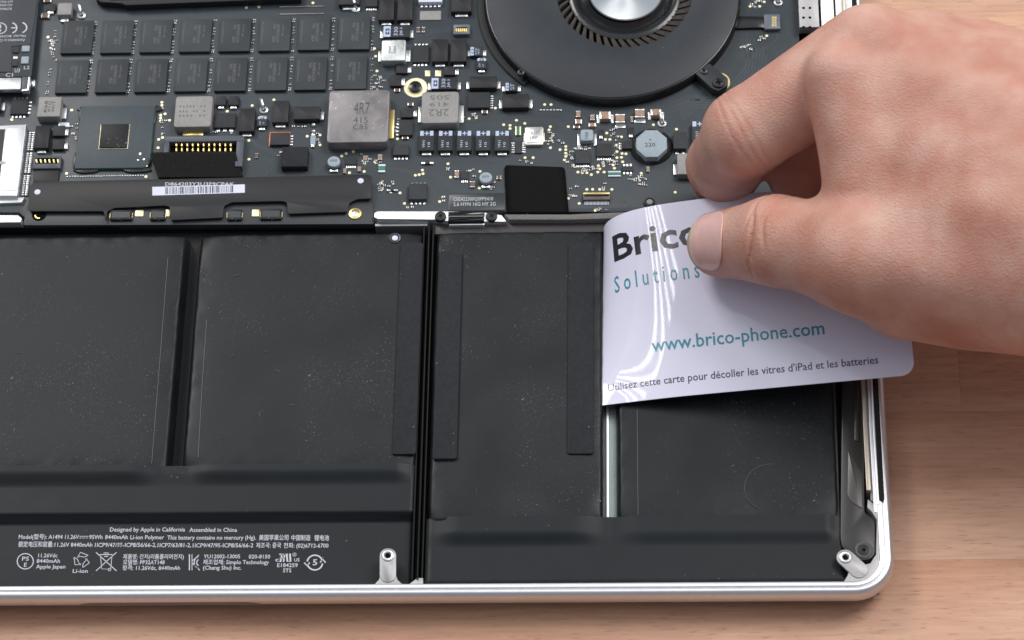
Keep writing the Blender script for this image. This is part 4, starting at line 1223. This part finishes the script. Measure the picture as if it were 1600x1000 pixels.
# ================================================================== WIRELESS CARD at the left edge
wcard = empty('plug_in_card', W(20, 60, -.2), 'dark plug-in circuit card printed with a white CE mark upside down', 'circuit card')
zw = -.14
q = MB(); q.prism(ccw(poly_px([(-60, -40), (64, -40), (60, 5), (49, 119), (-60, 122)], zw)), zw - .08, zw, M_dark, .006)
wc = q.world('card_board', wcard)
q = MB(); q.prism(ccw(poly_px([(-60, -40), (61.5, -40), (57.5, 5), (47, 70), (18, 72), (17, 112), (-60, 113)], zw + .03)), zw, zw + .03, material('shield film', (.042, .046, .053), .45, 0, .4), .006)
sh = q.world('shield_cover', wcard)
q = MB()
z = zw + .033
text_box(q, 'E', 15, 34.5, 26.5, 52, z, M_white, 180) if False else None
stroke_px(q, arc_px(17, 43.5, 9.2, 8, -75, 75, 14), 2.2, z, M_white); stroke_px(q, [(17.5, 43.5), (25, 43.3)], 2.0, z, M_white)
stroke_px(q, arc_px(32.5, 43, 9.2, 8, -75, 75, 14), 2.2, z, M_white)
stroke_px(q, arc_px(.5, 44, 9.6, 8.2, 0, 345, 24), 1.6, z, M_white, True); stroke_px(q, [(.5, 38.5), (.5, 44)], 2.4, z, M_white); stroke_px(q, [(.5, 46), (.5, 49)], 2.4, z, M_white)
text_box(q, 'Model: BCM943602CS', -28, 54.8, 40, 58.2, z, M_white, 180); text_box(q, 'Assembled in China', -10, 61, 39, 65, z, M_white, 180)
text_box(q, '607-9962', 0, 1, 20, 4, z, M_white, 180); text_box(q, '653-0028', 0, 6.5, 19, 9.5, z, M_white, 180); text_box(q, 'BCM94360', 0, 12, 18, 15.5, z, M_white, 180)
q.world('lettering', sh, smooth=False)
for a, m in (((34, 71, 46, 80), M_oct), ((33, 88, 44.5, 99), M_oct), ((20, 72, 30, 82), M_ic), ((19, 94, 28, 103), M_ic)):
    z = zw + .05; c, w, d = rect_px(*a, z); q = MB(); q.box(0, 0, w, d, -.05, 0, m, .02, .01); q.build('card_component', wcard, (c.x, c.y, z))
q = MB(); z = zw + .003
text_box(q, 'L2', 37.5, 103, 46, 108, z, M_white); text_box(q, 'U3', 23, 107, 31, 113, z, M_white); stroke_px(q, [(21, 90), (27, 90)], 3, z, M_sil); text_box(q, 'C1', 9, 114, 20, 120, z, M_white)
q.world('silkscreen', wcard, smooth=False)
q = MB(); z = zw + .1
q.prism(ccw(poly_px([(-60, 122), (33.5, 121), (32, 139), (-60, 141)], z)), z - .16, z, M_sil, .02)
q.prism(ccw(poly_px([(34.5, 119), (45, 119), (42, 138.5), (33, 139)], z)), z - .16, z - .02, M_conn, .01)
q.prism(ccw(poly_px([(44.5, 120), (47.5, 120), (45, 141), (34, 142), (34, 140), (42.5, 139)], z)), z - .16, z, M_sil, .006)
q.world('card_socket', wcard)
q = MB(); c = W(52, 130, ZB + .1); q.box(c.x, c.y, .11, .24, ZB, ZB+.12, M_sil, .05, .03); q.world('solder_tab', wcard)

# ================================================================== HEAT SINK BAR at the top
hs = empty('heat_sink', W(320, 2, -.2), 'black heat sink bar along the far edge of the circuit board', 'heat sink')
q = MB(); q.prism(ccw(poly_px([(146, -60), (150, -2), (158, 3), (190, 5), (196, 8), (470, -3), (470, -60)], -.15)), ZB + .02, -.15, M_black, .015); q.world('sink_bar', hs)
q = MB(); q.prism(ccw(poly_px([(170, -2), (465, -8), (465, -60), (170, -60)], -.1)), -.15, -.1, M_subg, .01); q.world('sink_plate', hs)

# ================================================================== FAN
fan = empty('cooling_fan', (2.66, 10.68, ZB), 'round black cooling fan with a silver hub behind a slotted ring', 'fan')
fx, fy, FR = 2.665, 10.677, 3.571
vx, vy, VR = 3.02, 10.75, 1.913
ZF = -.05
q = MB(); q.ring(fx, fy, [(3.62, ZB-.05), (3.62, ZF-.12), (3.58, ZF-.05), (3.55, ZF-.03), (3.53, ZF-.03), (3.53, ZF-.1)], M_blackgl, 96)
q.ring(fx - .05, fy, [(3.76, ZB), (3.76, ZB+.06), (3.72, ZB+.08), (3.5, ZB+.08)], material('fan flange', (.010, .011, .009), .5, 0, .25), 60, PI*.92, PI*1.28)
q.world('housing', fan)
# lid: annulus between two off-centre circles
q = MB(); n = 128; vs = []
prof = [(FR-.035, ZF-.06, 0), (FR-.035, ZF-.008, 0), (FR-.05, ZF, 0)]
for k in range(n):
    a = 2*PI*k/n
    ox, oy = fx, fy
    for r, z, _ in prof: vs.append((ox + r*math.cos(a), oy + r*math.sin(a), z))
    for r, z in ((VR+.03, ZF), (VR, ZF-.01), (VR, ZF-.06)): vs.append((vx + r*math.cos(a), vy + r*math.sin(a), z))
fs = []
for k in range(n):
    k2 = (k+1) % n
    for i in range(5): fs.append([k*6+i, k2*6+i, k2*6+i+1, k*6+i+1])
q.add(vs, fs, M_lid); q.world('lid', fan, angle=60)
q = MB(); q.disc(vx, vy, 2.1, ZB, ZB+.05, M_darkhole, 48); q.world('inner_well', fan)
bl = MB(); L0, L1 = 1.42, 1.98
vs = []
for r, a, z in ((L0, 0, -.16), (L0, .05, -.12), (L1, .30, -.10), (L1, .215, -.17)):
    vs.append((r*math.cos(a), r*math.sin(a), z))
vs += [(v[0], v[1], v[2]-.16) for v in vs]
bl.add(vs, [[0, 1, 2, 3], [0, 4, 5, 1], [1, 5, 6, 2], [2, 6, 7, 3], [3, 7, 4, 0]], M_blade); blm = bl.mesh('fan_blade', False)
NB = 46
for k in range(NB):
    o = link('fan_blade', blm, fan, (vx, vy, 0), 2*PI*k/NB)
q = MB(); q.ring(vx, vy, [(1.62, -.30), (1.58, -.14), (1.50, -.10), (1.42, -.10), (1.36, -.13), (1.30, -.20), (1.2, -.23), (1.1, -.17), (1.04, -.09)], M_blackgl, 80); q.world('hub_collar', fan)
q = MB(); q.ring(3.056, 10.819, [(1.06, -.22), (1.06, -.07), (1.03, -.045), (.97, -.04), (.5, -.042), (.02, -.043)], M_hub, 80); q.world('hub_cap', fan)
def pscrew(x, y, z, r, parent, m=M_speaker, rz=.5):
    c = W(x, y, z); q = MB(); q.disc(0, 0, r, -.12, 0, m, 22, .03); o = q.build('screw', parent, (c.x, c.y, z), )
    q = MB(); [q.box(0, 0, r*1.2, r*.28, 0, .003+.0006*k, M_darkhole, rz=a) for k, a in enumerate((rz, rz+PI/2))]; q.build('screw_cross', o, (c.x, c.y, z))
pscrew(814, 112, ZF+.01, .105, fan, M_dark); pscrew(1100, 110, ZF+.01, .105, fan, M_dark)
q = MB(); q.prism(ccw(poly_px(rounded([(1086, 114), (1108, 98), (1138, 122), (1136, 134), (1122, 142), (1112, 138)], 3), ZF - .04)), -.3, ZF - .04, M_lid, .02); q.world('mount_arm', fan)
q = MB(); c = W(1122, 130, ZB); q.ring(c.x, c.y, [(.33, ZB+.001), (.33, ZB+.05), (.27, ZB+.05)], M_gold, 36); q.world('mount_washer', fan)
pscrew(1123, 128, ZF+.03, .17, fan, M_black, .2)

# ================================================================== SPEAKER on the right
spk = empty('speaker_module', W(1345, 760, -.3), 'long black speaker module with a screw in the right corner of the case', 'speaker')
zs_ = -.16
q = MB(); q.prism(ccw(poly_px(rounded([(1316, 560), (1349, 560), (1351, 800), (1367, 812), (1370, 862), (1360, 874), (1344, 876), (1333, 864), (1316, 856), (1313, 840)], 5), zs_)), -.7, zs_, M_speaker, .03); sp = q.world('speaker_box', spk)
q = MB(); q.prism(ccw(poly_px(rounded([(1325, 700), (1340, 730), (1347, 738), (1348, 796), (1330, 784), (1324, 775)], 5), zs_ + .02)), zs_ - .02, zs_ + .02, M_facet, .02); q.world('grey_facet', spk)
q = MB(); q.prism(ccw(poly_px(rounded([(1333, 560), (1343, 560), (1344, 690), (1334, 690)], 3), zs_ + .02)), zs_ - .02, zs_ + .04, M_speaker, .05); q.world('raised_rib', spk)
c = W(1350, 859, zs_); q = MB(); q.ring(c.x, c.y, [(.23, zs_), (.22, zs_+.012), (.18, zs_+.01), (.17, zs_-.03)], M_facet, 28); q.disc(c.x, c.y, .16, zs_-.1, zs_+.004, M_black, 22, .02); o = q.world('screw', spk)
q = MB(); q.disc(c.x, c.y, .05, zs_, zs_+.008, M_darkhole, 6); q.world('screw_socket', o)
q = MB(); q.prism(ccw(poly_px([(1298, 560), (1304, 560), (1313, 830), (1307, 830)], -.4)), -.7, -.35, M_brown, .01); q.world('flank_film', spk)

# ================================================================== PLASTIC CARD
CQ = (0.2194237038135319, 1.5171588804088096, 0.7974662805081486, 0.1699438447127258, 8.055568564060804, -0.24014779070882433, 2.416549498572476, -2.4527143117224766, 5.425422963654601)
def card_surf(s, t):
    th0b, th0t, lam, th1, L_, z0, x0, y0, H = CQ
    s = np.atleast_1d(np.asarray(s, float)); t = np.atleast_1d(np.asarray(t, float))
    ns = 60
    u = (np.arange(ns) + .5)[None, :] / ns * s[:, None]
    f = (t / H)[:, None]
    th = th1 + f * (th0t - th1) * np.exp(-np.maximum(u, -.5) / lam) + (1 - f) * (th0b - th1) / (1 + np.exp((u - 1.9) / .25))
    ds = (s / ns)[:, None]
    return np.stack([x0 + (np.cos(th)*ds).sum(1), y0 + t + 0*s, z0 + (np.sin(th)*ds).sum(1)], -1)
def card_normal(s, t):
    e = 1e-3
    du = card_surf(s+e, t) - card_surf(s-e, t); dv = card_surf(s, t+e) - card_surf(s, t-e)
    n = np.cross(du, dv); return n / np.linalg.norm(n, axis=1, keepdims=True)
pcard = empty('plastic_card', (4.5, .3, -.2), 'white plastic card with teal web address bent under a battery cell', 'card')
L_, H_ = CQ[4], CQ[8]
sv = np.concatenate([np.linspace(-.5, 2.2, 50), np.linspace(2.3, L_-.36, 26), L_ - .35 + .35*np.sin(np.linspace(0, PI/2, 9))])
nt_ = 40
vs, fs = [], []
for s in sv:
    over = max(0.0, s - (L_ - .35)); inset = .35 - math.sqrt(max(.35**2 - over**2, 0)) if over > 0 else 0
    t = np.linspace(inset, H_ - inset, nt_)
    vs.append(card_surf(np.full(nt_, s), t))
vs = np.concatenate(vs)
for i in range(len(sv)-1):
    for j in range(nt_-1): fs.append([i*nt_+j, (i+1)*nt_+j, (i+1)*nt_+j+1, i*nt_+j+1])
ST = np.array([(sv[i], j) for i in range(len(sv)) for j in range(nt_)])
nrm = np.concatenate([card_normal(np.full(nt_, sv[i]), vs[i*nt_:(i+1)*nt_, 1] - CQ[7]) for i in range(len(sv))])
n_ = len(vs)
loop = [i*nt_ for i in range(len(sv))] + [(len(sv)-1)*nt_ + j for j in range(1, nt_)] + [i*nt_ + nt_-1 for i in range(len(sv)-2, -1, -1)] + [j for j in range(nt_-2, 0, -1)]
fb = fs + [[n_ + k for k in reversed(f_)] for f_ in fs] + [[loop[k], n_+loop[k], n_+loop[(k+1) % len(loop)], loop[(k+1) % len(loop)]] for k in range(len(loop))]
q = MB(); q.add(np.concatenate([vs, vs - nrm*.032]), fb, M_card); o = q.world('card_sheet', pcard, angle=60)
sheet = o
def card_text(txt, s0, s1, tb, cap, m, name='lettering', bold=0.0):
    v, f = text_geo(txt, bold)
    lo, hi = v[:, 0].min(), v[:, 0].max()
    s = s0 + (v[:, 0]-lo)/(hi-lo)*(s1-s0); t = tb + v[:, 1]/cap_h()*cap
    me = bpy.data.meshes.new('t'); me.from_pydata([(a, c, 0) for a, c in zip(s, t)], [], f)
    bm = bmesh.new(); bm.from_mesh(me); bpy.data.meshes.remove(me)
    for x in np.arange(s0 - .5 + .025, s0 + min(s1 - s0, 3.6), .06):     # cut so that print follows the bend
        bmesh.ops.bisect_plane(bm, geom=bm.verts[:] + bm.edges[:] + bm.faces[:], plane_co=(x, 0, 0), plane_no=(1, 0, 0), dist=1e-6)
    bm.verts.ensure_lookup_table()
    for k, vv in enumerate(bm.verts): vv.index = k
    s = np.array([vv.co.x for vv in bm.verts]); t = np.array([vv.co.y for vv in bm.verts]); f = [[vv.index for vv in ff.verts] for ff in bm.faces]
    bm.free()
    p = card_surf(s, t) + card_normal(s, t) * .006
    q = MB(); q.add(p, f, m); return q.world(name, sheet, smooth=False)
card_text('Brico', .50, 3.02, 4.13, .74, M_cardink, bold=.020)
card_text('S o l u t i o n s  d e', .44, 3.55, 3.20, .47, M_teal, bold=.006)
card_text('www.brico-phone.com', 1.35, 5.87, 1.30, .36, M_teal, bold=.010)
card_text("Utilisez cette carte pour décoller les vitres d'iPad et les batteries", .11, 7.16, .385, .20, M_purple, bold=.008)

# ================================================================== HAND
def HP(px, py, z): return np.array(W(px, py, z))
def smin(a, b, k):
    h = np.clip(.5 + .5*(b - a)/k, 0, 1)
    return b + (a - b)*h - k*h*(1 - h)
def cone(P, a, b, ra, rb, flat=None):
    """distance to a tapered capsule"""
    ba = b - a; l2 = ba @ ba
    pa = P - a
    h = np.clip((pa @ ba) / l2, 0, 1)
    d = np.linalg.norm(pa - h[..., None]*ba, axis=-1)
    return d - (ra + (rb - ra)*h)
def ellip(P, c, ax, r):
    """ellipsoid with axes ax (3x3 rows), radii r (approximate distance)"""
    q = (P - c) @ ax.T
    k0 = np.linalg.norm(q / r, axis=-1); k1 = np.linalg.norm(q / (r*r), axis=-1)
    return k0*(k0 - 1)/np.maximum(k1, 1e-6)

I_mcp, I_pip, I_dip, I_tip = HP(1360, 84, 5.5), HP(1166, 207, 4.0), HP(1133, 258, 1.5), HP(1130, 296, .35)
M_mcp, M_pip, M_dip, M_tip = HP(1440, 90, 4.8), HP(1262, 160, 3.2), HP(1243, 250, 2.0), HP(1255, 320, 0.9)
R_mcp, R_pip, R_dip = HP(1518, 93, 4.2), HP(1400, 190, 2.4), HP(1390, 270, 1.4)
L_mcp, L_pip = HP(1575, 108, 3.6), HP(1500, 200, 2.0)
T_tip, T_ip, T_mcp, T_cmc = HP(1124, 381, 2.05), HP(1212, 376, 3.05), HP(1338, 398, 3.9), HP(1640, 415, 4.6)
WR = HP(1870, 300, 5.6); WR2 = HP(1860, 400, 4.4); FA = HP(2600, 345, 7.5)
WEBF = HP(1352, 200, 5.3)

def thumb_sdf(P):
    # thumb: tip pad, IP knuckle, proximal phalanx
    th = cone(P, T_tip, T_ip, .84, 1.14)
    th = smin(th, cone(P, T_tip + np.array([.10, .0, -.12]), T_ip, .74, .98), .2)
    th = smin(th, cone(P, T_ip, T_mcp, 1.08, 1.38), .30)
    # dorsal crease folds over the IP joint
    ax = (T_mcp - T_tip); ax /= np.linalg.norm(ax)
    s = (P - T_ip) @ ax
    up = (P - T_ip) @ np.array([-.15, -.25, .95])
    lat = (P - T_ip) @ np.array([0, 1, .3])
    for off, amp, wd, cv, ph in ((-.26, .03, .05, .10, 0.), (-.03, .075, .055, -.12, 1.), (.10, .05, .04, .22, 2.2), (.34, .04, .05, -.05, 4.)):
        c_ = off + cv*lat + .05*np.sin(4.5*lat + ph)
        th = th + amp*(.65 + .5*np.sin(3.3*lat + 2*ph))*np.exp(-((s - c_)/wd)**2) * sstep(-.1, .6, up)
    return th
def hand_sdf(P):
    th = thumb_sdf(P)
    # index finger
    ix = cone(P, I_mcp, I_pip, 1.30, 1.10)
    ix = smin(ix, cone(P, I_pip, I_dip, 1.09, 1.0), .25)
    ix = smin(ix, cone(P, I_dip, I_tip, 1.0, .76), .2)
    a2 = I_dip - I_pip; a2 = a2/np.linalg.norm(a2)
    s2 = (P - I_dip) @ a2
    l2 = (P - I_dip) @ np.array([.8, -.5, .2])
    for o_, am_, ph_ in ((.30, .05, 0.), (.10, .025, 1.), (-.14, .018, 2.), (-.42, .012, 3.)): ix = ix + am_*(.7 + .5*np.sin(2.6*l2 + ph_))*np.exp(-((s2 - o_ - .08*np.sin(2.2*l2 + ph_))/.05)**2)
    s3 = (P - I_pip) @ ((I_pip - I_mcp)/np.linalg.norm(I_pip - I_mcp))
    for o_, ph_ in ((-.18, 0.), (.0, 1.3), (.2, 2.9)): ix = ix + .016*np.exp(-((s3 - o_ - .06*np.sin(3*l2 + ph_))/.05)**2)
    # middle, ring and little finger curled behind the card
    md = smin(cone(P, M_mcp, M_pip, 1.05, .95), smin(cone(P, M_pip, M_dip, .95, .86), cone(P, M_dip, M_tip, .86, .7), .2), .25)
    rg = smin(cone(P, R_mcp, R_pip, 1.0, .9), cone(P, R_pip, R_dip, .9, .78), .25)
    lt = cone(P, L_mcp, L_pip, .9, .75)
    # back of the hand
    bk = cone(P, I_mcp, WR, 1.10, 1.9)
    bk = smin(bk, cone(P, M_mcp, WR, 1.15, 2.0), .9)
    bk = smin(bk, cone(P, R_mcp, WR, 1.1, 2.0), .9)
    bk = smin(bk, cone(P, L_mcp, WR, 1.0, 1.8), .8)
    # thumb metacarpal and its muscle
    tm = cone(P, T_mcp, T_cmc, 1.36, 2.0)
    tm = smin(tm, cone(P, HP(1415, 462, 3.0), HP(1620, 474, 3.2), 1.10, 1.30), .8)
    tm = smin(tm, cone(P, T_cmc, WR2, 2.0, 2.2), .8)
    # first web space between thumb and index
    wb = cone(P, HP(1398, 190, 5.0), HP(1640, 300, 5.2), 1.42, 2.2)
    wb = smin(wb, cone(P, HP(1382, 285, 4.4), HP(1640, 370, 5.0), 1.25, 2.1), .8)
    wf = cone(P, HP(1312, 122, 5.9), HP(1346, 278, 4.7), .92, .92)
    body = smin(bk, tm, 1.0)
    body = smin(body, wb, .9)
    body = smin(body, wf, .6)
    body = smin(body, cone(P, WR, FA, 2.5, 2.9), 1.0)
    d = smin(body, th, .45)
    d = smin(d, ix, .16)
    d = smin(d, md, .25); d = smin(d, rg, .25); d = smin(d, lt, .25)
    # soft unevenness: tendons and veins on the back
    n = np.sin(P[..., 0]*1.9 + .6*P[..., 1])*np.sin(P[..., 1]*1.6 + .5*P[..., 2] + 1.)*.035 + np.sin(P[..., 0]*.9 + 2.2*P[..., 1] + 1.3)*.022 + .018*np.sin(P[..., 0]*1.3 + 3.6*P[..., 1] + .8*np.sin(P[..., 0]))
    d = d + n * sstep(7.5, 10.0, P[..., 0])
    return np.maximum(d, P[..., 0] - 26.9)

def surface_nets(f, lo, hi, h):
    nx, ny, nz = [int(math.ceil((b - a)/h)) + 1 for a, b in zip(lo, hi)]
    xs, ys, zs = [lo[i] + h*np.arange(n) for i, n in enumerate((nx, ny, nz))]
    D = np.empty((nx, ny, nz))
    for i in range(0, nx, 24):
        X, Y, Z = np.meshgrid(xs[i:i+24], ys, zs, indexing='ij')
        D[i:i+24] = f(np.stack([X, Y, Z], -1))
    neg = D < 0
    c = np.zeros((nx-1, ny-1, nz-1), int)
    for a in (0, 1):
        for b_ in (0, 1):
            for e in (0, 1): c += neg[a:nx-1+a, b_:ny-1+b_, e:nz-1+e]
    act = (c > 0) & (c < 8)
    idx = -np.ones(act.shape, int); I = np.argwhere(act); idx[act] = np.arange(len(I))
    acc = np.zeros((len(I), 3)); cnt = np.zeros(len(I))
    corners = [(a, b_, e) for a in (0, 1) for b_ in (0, 1) for e in (0, 1)]
    for p in corners:
        for ax in range(3):
            if p[ax] == 1: continue
            q = list(p); q[ax] = 1
            d0 = D[I[:, 0]+p[0], I[:, 1]+p[1], I[:, 2]+p[2]]; d1 = D[I[:, 0]+q[0], I[:, 1]+q[1], I[:, 2]+q[2]]
            k = (d0 < 0) != (d1 < 0)
            t = d0[k]/(d0[k] - d1[k])
            pt = I[k] + np.array(p, float); pt[:, ax] += t
            acc[k] += pt; cnt[k] += 1
    V = acc/cnt[:, None]*h + np.array(lo)
    quads = []
    for ax in range(3):
        o1, o2 = [a for a in range(3) if a != ax]
        sl0 = [slice(None)]*3; sl1 = [slice(None)]*3
        sl0[ax] = slice(0, -1); sl1[ax] = slice(1, None)
        E_ = np.argwhere(neg[tuple(sl0)] != neg[tuple(sl1)])
        ok = (E_[:, o1] > 0) & (E_[:, o2] > 0) & (E_[:, o1] < D.shape[o1]-1) & (E_[:, o2] < D.shape[o2]-1)
        E_ = E_[ok]
        def cell(a, b_):
            q = E_.copy(); q[:, o1] -= a; q[:, o2] -= b_
            return idx[q[:, 0], q[:, 1], q[:, 2]]
        qd = np.stack([cell(1, 1), cell(0, 1), cell(0, 0), cell(1, 0)], 1)
        quads.append(qd)
    return V, np.concatenate(quads)

def grad(f, P, e=.01):
    g = np.stack([f(P + e*np.eye(3)[i]) - f(P - e*np.eye(3)[i]) for i in range(3)], -1)
    return g/np.maximum(np.linalg.norm(g, axis=-1, keepdims=True), 1e-9)

def skin_material():
    m = bpy.data.materials.new('skin'); m.use_nodes = True
    nt = m.node_tree; N, L = nt.nodes, nt.links; p = N['Principled BSDF']
    tc = N.new('ShaderNodeTexCoord'); src = tc.outputs['Object']
    def noise(scale, detail=3, st=None, dist=0):
        n = N.new('ShaderNodeTexNoise'); n.inputs['Scale'].default_value = scale; n.inputs['Detail'].default_value = detail; n.inputs['Distortion'].default_value = dist
        if st:
            mp = N.new('ShaderNodeMapping'); mp.inputs['Scale'].default_value = st[0]; mp.inputs['Rotation'].default_value = st[1]; L.new(src, mp.inputs['Vector']); L.new(mp.outputs['Vector'], n.inputs['Vector'])
        else: L.new(src, n.inputs['Vector'])
        return n.outputs['Fac']
    r = N.new('ShaderNodeValToRGB'); e = r.color_ramp.elements
    e[0].position = .30; e[0].color = (.50, .225, .16, 1)
    e[1].position = .72; e[1].color = (.64, .395, .315, 1)
    L.new(noise(.75, 4), r.inputs['Fac'])
    # redder patches
    mr = N.new('ShaderNodeMapRange'); mr.inputs['From Min'].default_value = .52; mr.inputs['From Max'].default_value = .75; mr.inputs['To Max'].default_value = .38
    L.new(noise(1.7, 3), mr.inputs['Value'])
    mx = N.new('ShaderNodeMix'); mx.data_type = 'RGBA'; L.new(mr.outputs['Result'], mx.inputs['Factor']); L.new(r.outputs['Color'], mx.inputs['A']); mx.inputs['B'].default_value = (.55, .20, .15, 1)
    L.new(mx.outputs['Result'], p.inputs['Base Color'])
    p.inputs['Roughness'].default_value = .5; p.inputs['Specular IOR Level'].default_value = .4
    p.inputs['Subsurface Weight'].default_value = .30
    p.inputs['Subsurface Radius'].default_value = (.45, .13, .06)
    p.inputs['Subsurface Scale'].default_value = .55
    v = N.new('ShaderNodeTexVoronoi'); v.inputs['Scale'].default_value = 17
    nz = noise(9, 4, ((1, 2.6, 1.2), (0, 0, .5)))
    dv = N.new('ShaderNodeVectorMath'); dv.operation = 'MULTIPLY_ADD'; dv.inputs[1].default_value = (.05,)*3
    L.new(nz, dv.inputs[0]); L.new(src, dv.inputs[2]); L.new(dv.outputs['Vector'], v.inputs['Vector'])
    ad = N.new('ShaderNodeMath'); ad.operation = 'MULTIPLY_ADD'; L.new(nz, ad.inputs[0]); ad.inputs[1].default_value = 1.6; L.new(v.outputs['Distance'], ad.inputs[2])
    bp = N.new('ShaderNodeBump'); bp.inputs['Distance'].default_value = .009; bp.inputs['Strength'].default_value = .9
    L.new(ad.outputs['Value'], bp.inputs['Height']); L.new(bp.outputs['Normal'], p.inputs['Normal'])
    return m
M_skin = skin_material()
M_nail = material('thumbnail', (.74, .46, .42), .20, 0, .5, .10, 2.2, .0008, 30, sss=(.3, (.3, .12, .08), .4))
M_nailedge = material('nail free edge', (.74, .56, .44), .3, 0, .5, sss=(.3, (.3, .15, .1), .3))

person = empty('person', tuple(HP(1600, 300, 4.5)), 'bare right hand of a person pinching the white card between thumb and index finger', 'person')
lo = (3.4, -6.0, -0.6); hi = (27.2, 12.5, 11.4)
HV, HQ = surface_nets(hand_sdf, lo, hi, .1)
def subdivide(V, Q):
    ed = np.sort(np.concatenate([Q[:, [0, 1]], Q[:, [1, 2]], Q[:, [2, 3]], Q[:, [3, 0]]]), 1)
    ue, inv_ = np.unique(ed, axis=0, return_inverse=True); inv_ = inv_.reshape(-1)
    n = len(Q); e = [inv_[k*n:(k+1)*n] + len(V) for k in range(4)]
    fc = np.arange(n) + len(V) + len(ue)
    VV = np.concatenate([V, V[ue].mean(1), V[Q].mean(1)])
    return VV, np.concatenate([np.stack([Q[:, k], e[k], fc, e[k-1]], 1) for k in range(4)])
HV, HQ = subdivide(HV, HQ)
for _ in range(2):
    g = grad(hand_sdf, HV); HV = HV - g * np.clip(hand_sdf(HV), -.08, .08)[:, None]
q = MB(); q.add(HV, HQ.tolist(), M_skin)
hand = q.world('hand', person, angle=180)

# thumbnail laid on the thumb's own surface
ax = (T_ip - T_tip); ax /= np.linalg.norm(ax)
view = np.array(CAMPOS) - T_tip; view /= np.linalg.norm(view)
nd = np.array([-.50, -.30, .75]); nd -= ax*(nd @ ax); nd /= np.linalg.norm(nd)
side = np.cross(ax, nd)
nu, nv = 30, 24
org, dirs = [], []
for i in range(nu):
    for j in range(nv):
        u = -1 + 2*i/(nu-1); v = -1 + 2*j/(nv-1)
        # blunt rounded free edge (u = -1), rounder cuticle (u = 1)
        wv = math.sqrt(max(1 - max((u + .35)/1.35, 0)**2.2, 0.0)) if u > -.35 else math.sqrt(max(1 - .80*abs(u)**3.5, 0.0))
        ang = v*1.02*max(wv, .03)
        org.append(T_tip + ax*(.24 + u*.62))
        dirs.append(nd*math.cos(ang) + side*math.sin(ang))
org, dirs = np.array(org), np.array(dirs)
ra, rb = np.zeros(len(org)), np.full(len(org), 2.2)
for _ in range(30):
    rm_ = (ra + rb)/2
    inside = thumb_sdf(org + dirs*rm_[:, None]) < .022
    ra = np.where(inside, rm_, ra); rb = np.where(inside, rb, rm_)
vs = org + dirs*ra[:, None]
fs = [[i*nv+j, i*nv+j+1, (i+1)*nv+j+1, (i+1)*nv+j] for i in range(nu-1) for j in range(nv-1)]
q = MB(); ne = (nv-1)*4; q.add(vs, fs[ne:], M_nail); q.mat(M_nailedge); q.f += fs[:ne]; q.mi += [1]*ne
o = q.world('thumbnail', person, angle=80)
md = o.modifiers.new('thickness', 'SOLIDIFY'); md.thickness = .05; md.offset = 0

# print too small to pick apart letter by letter stays joined
for o in bpy.data.objects:
    if o.name.split('.')[0] in ('lettering', 'symbols', 'marking', 'bars', 'silkscreen', 'polarity_band', 'screw_cross', 'substrate_pads'): o['kind'] = 'stuff'
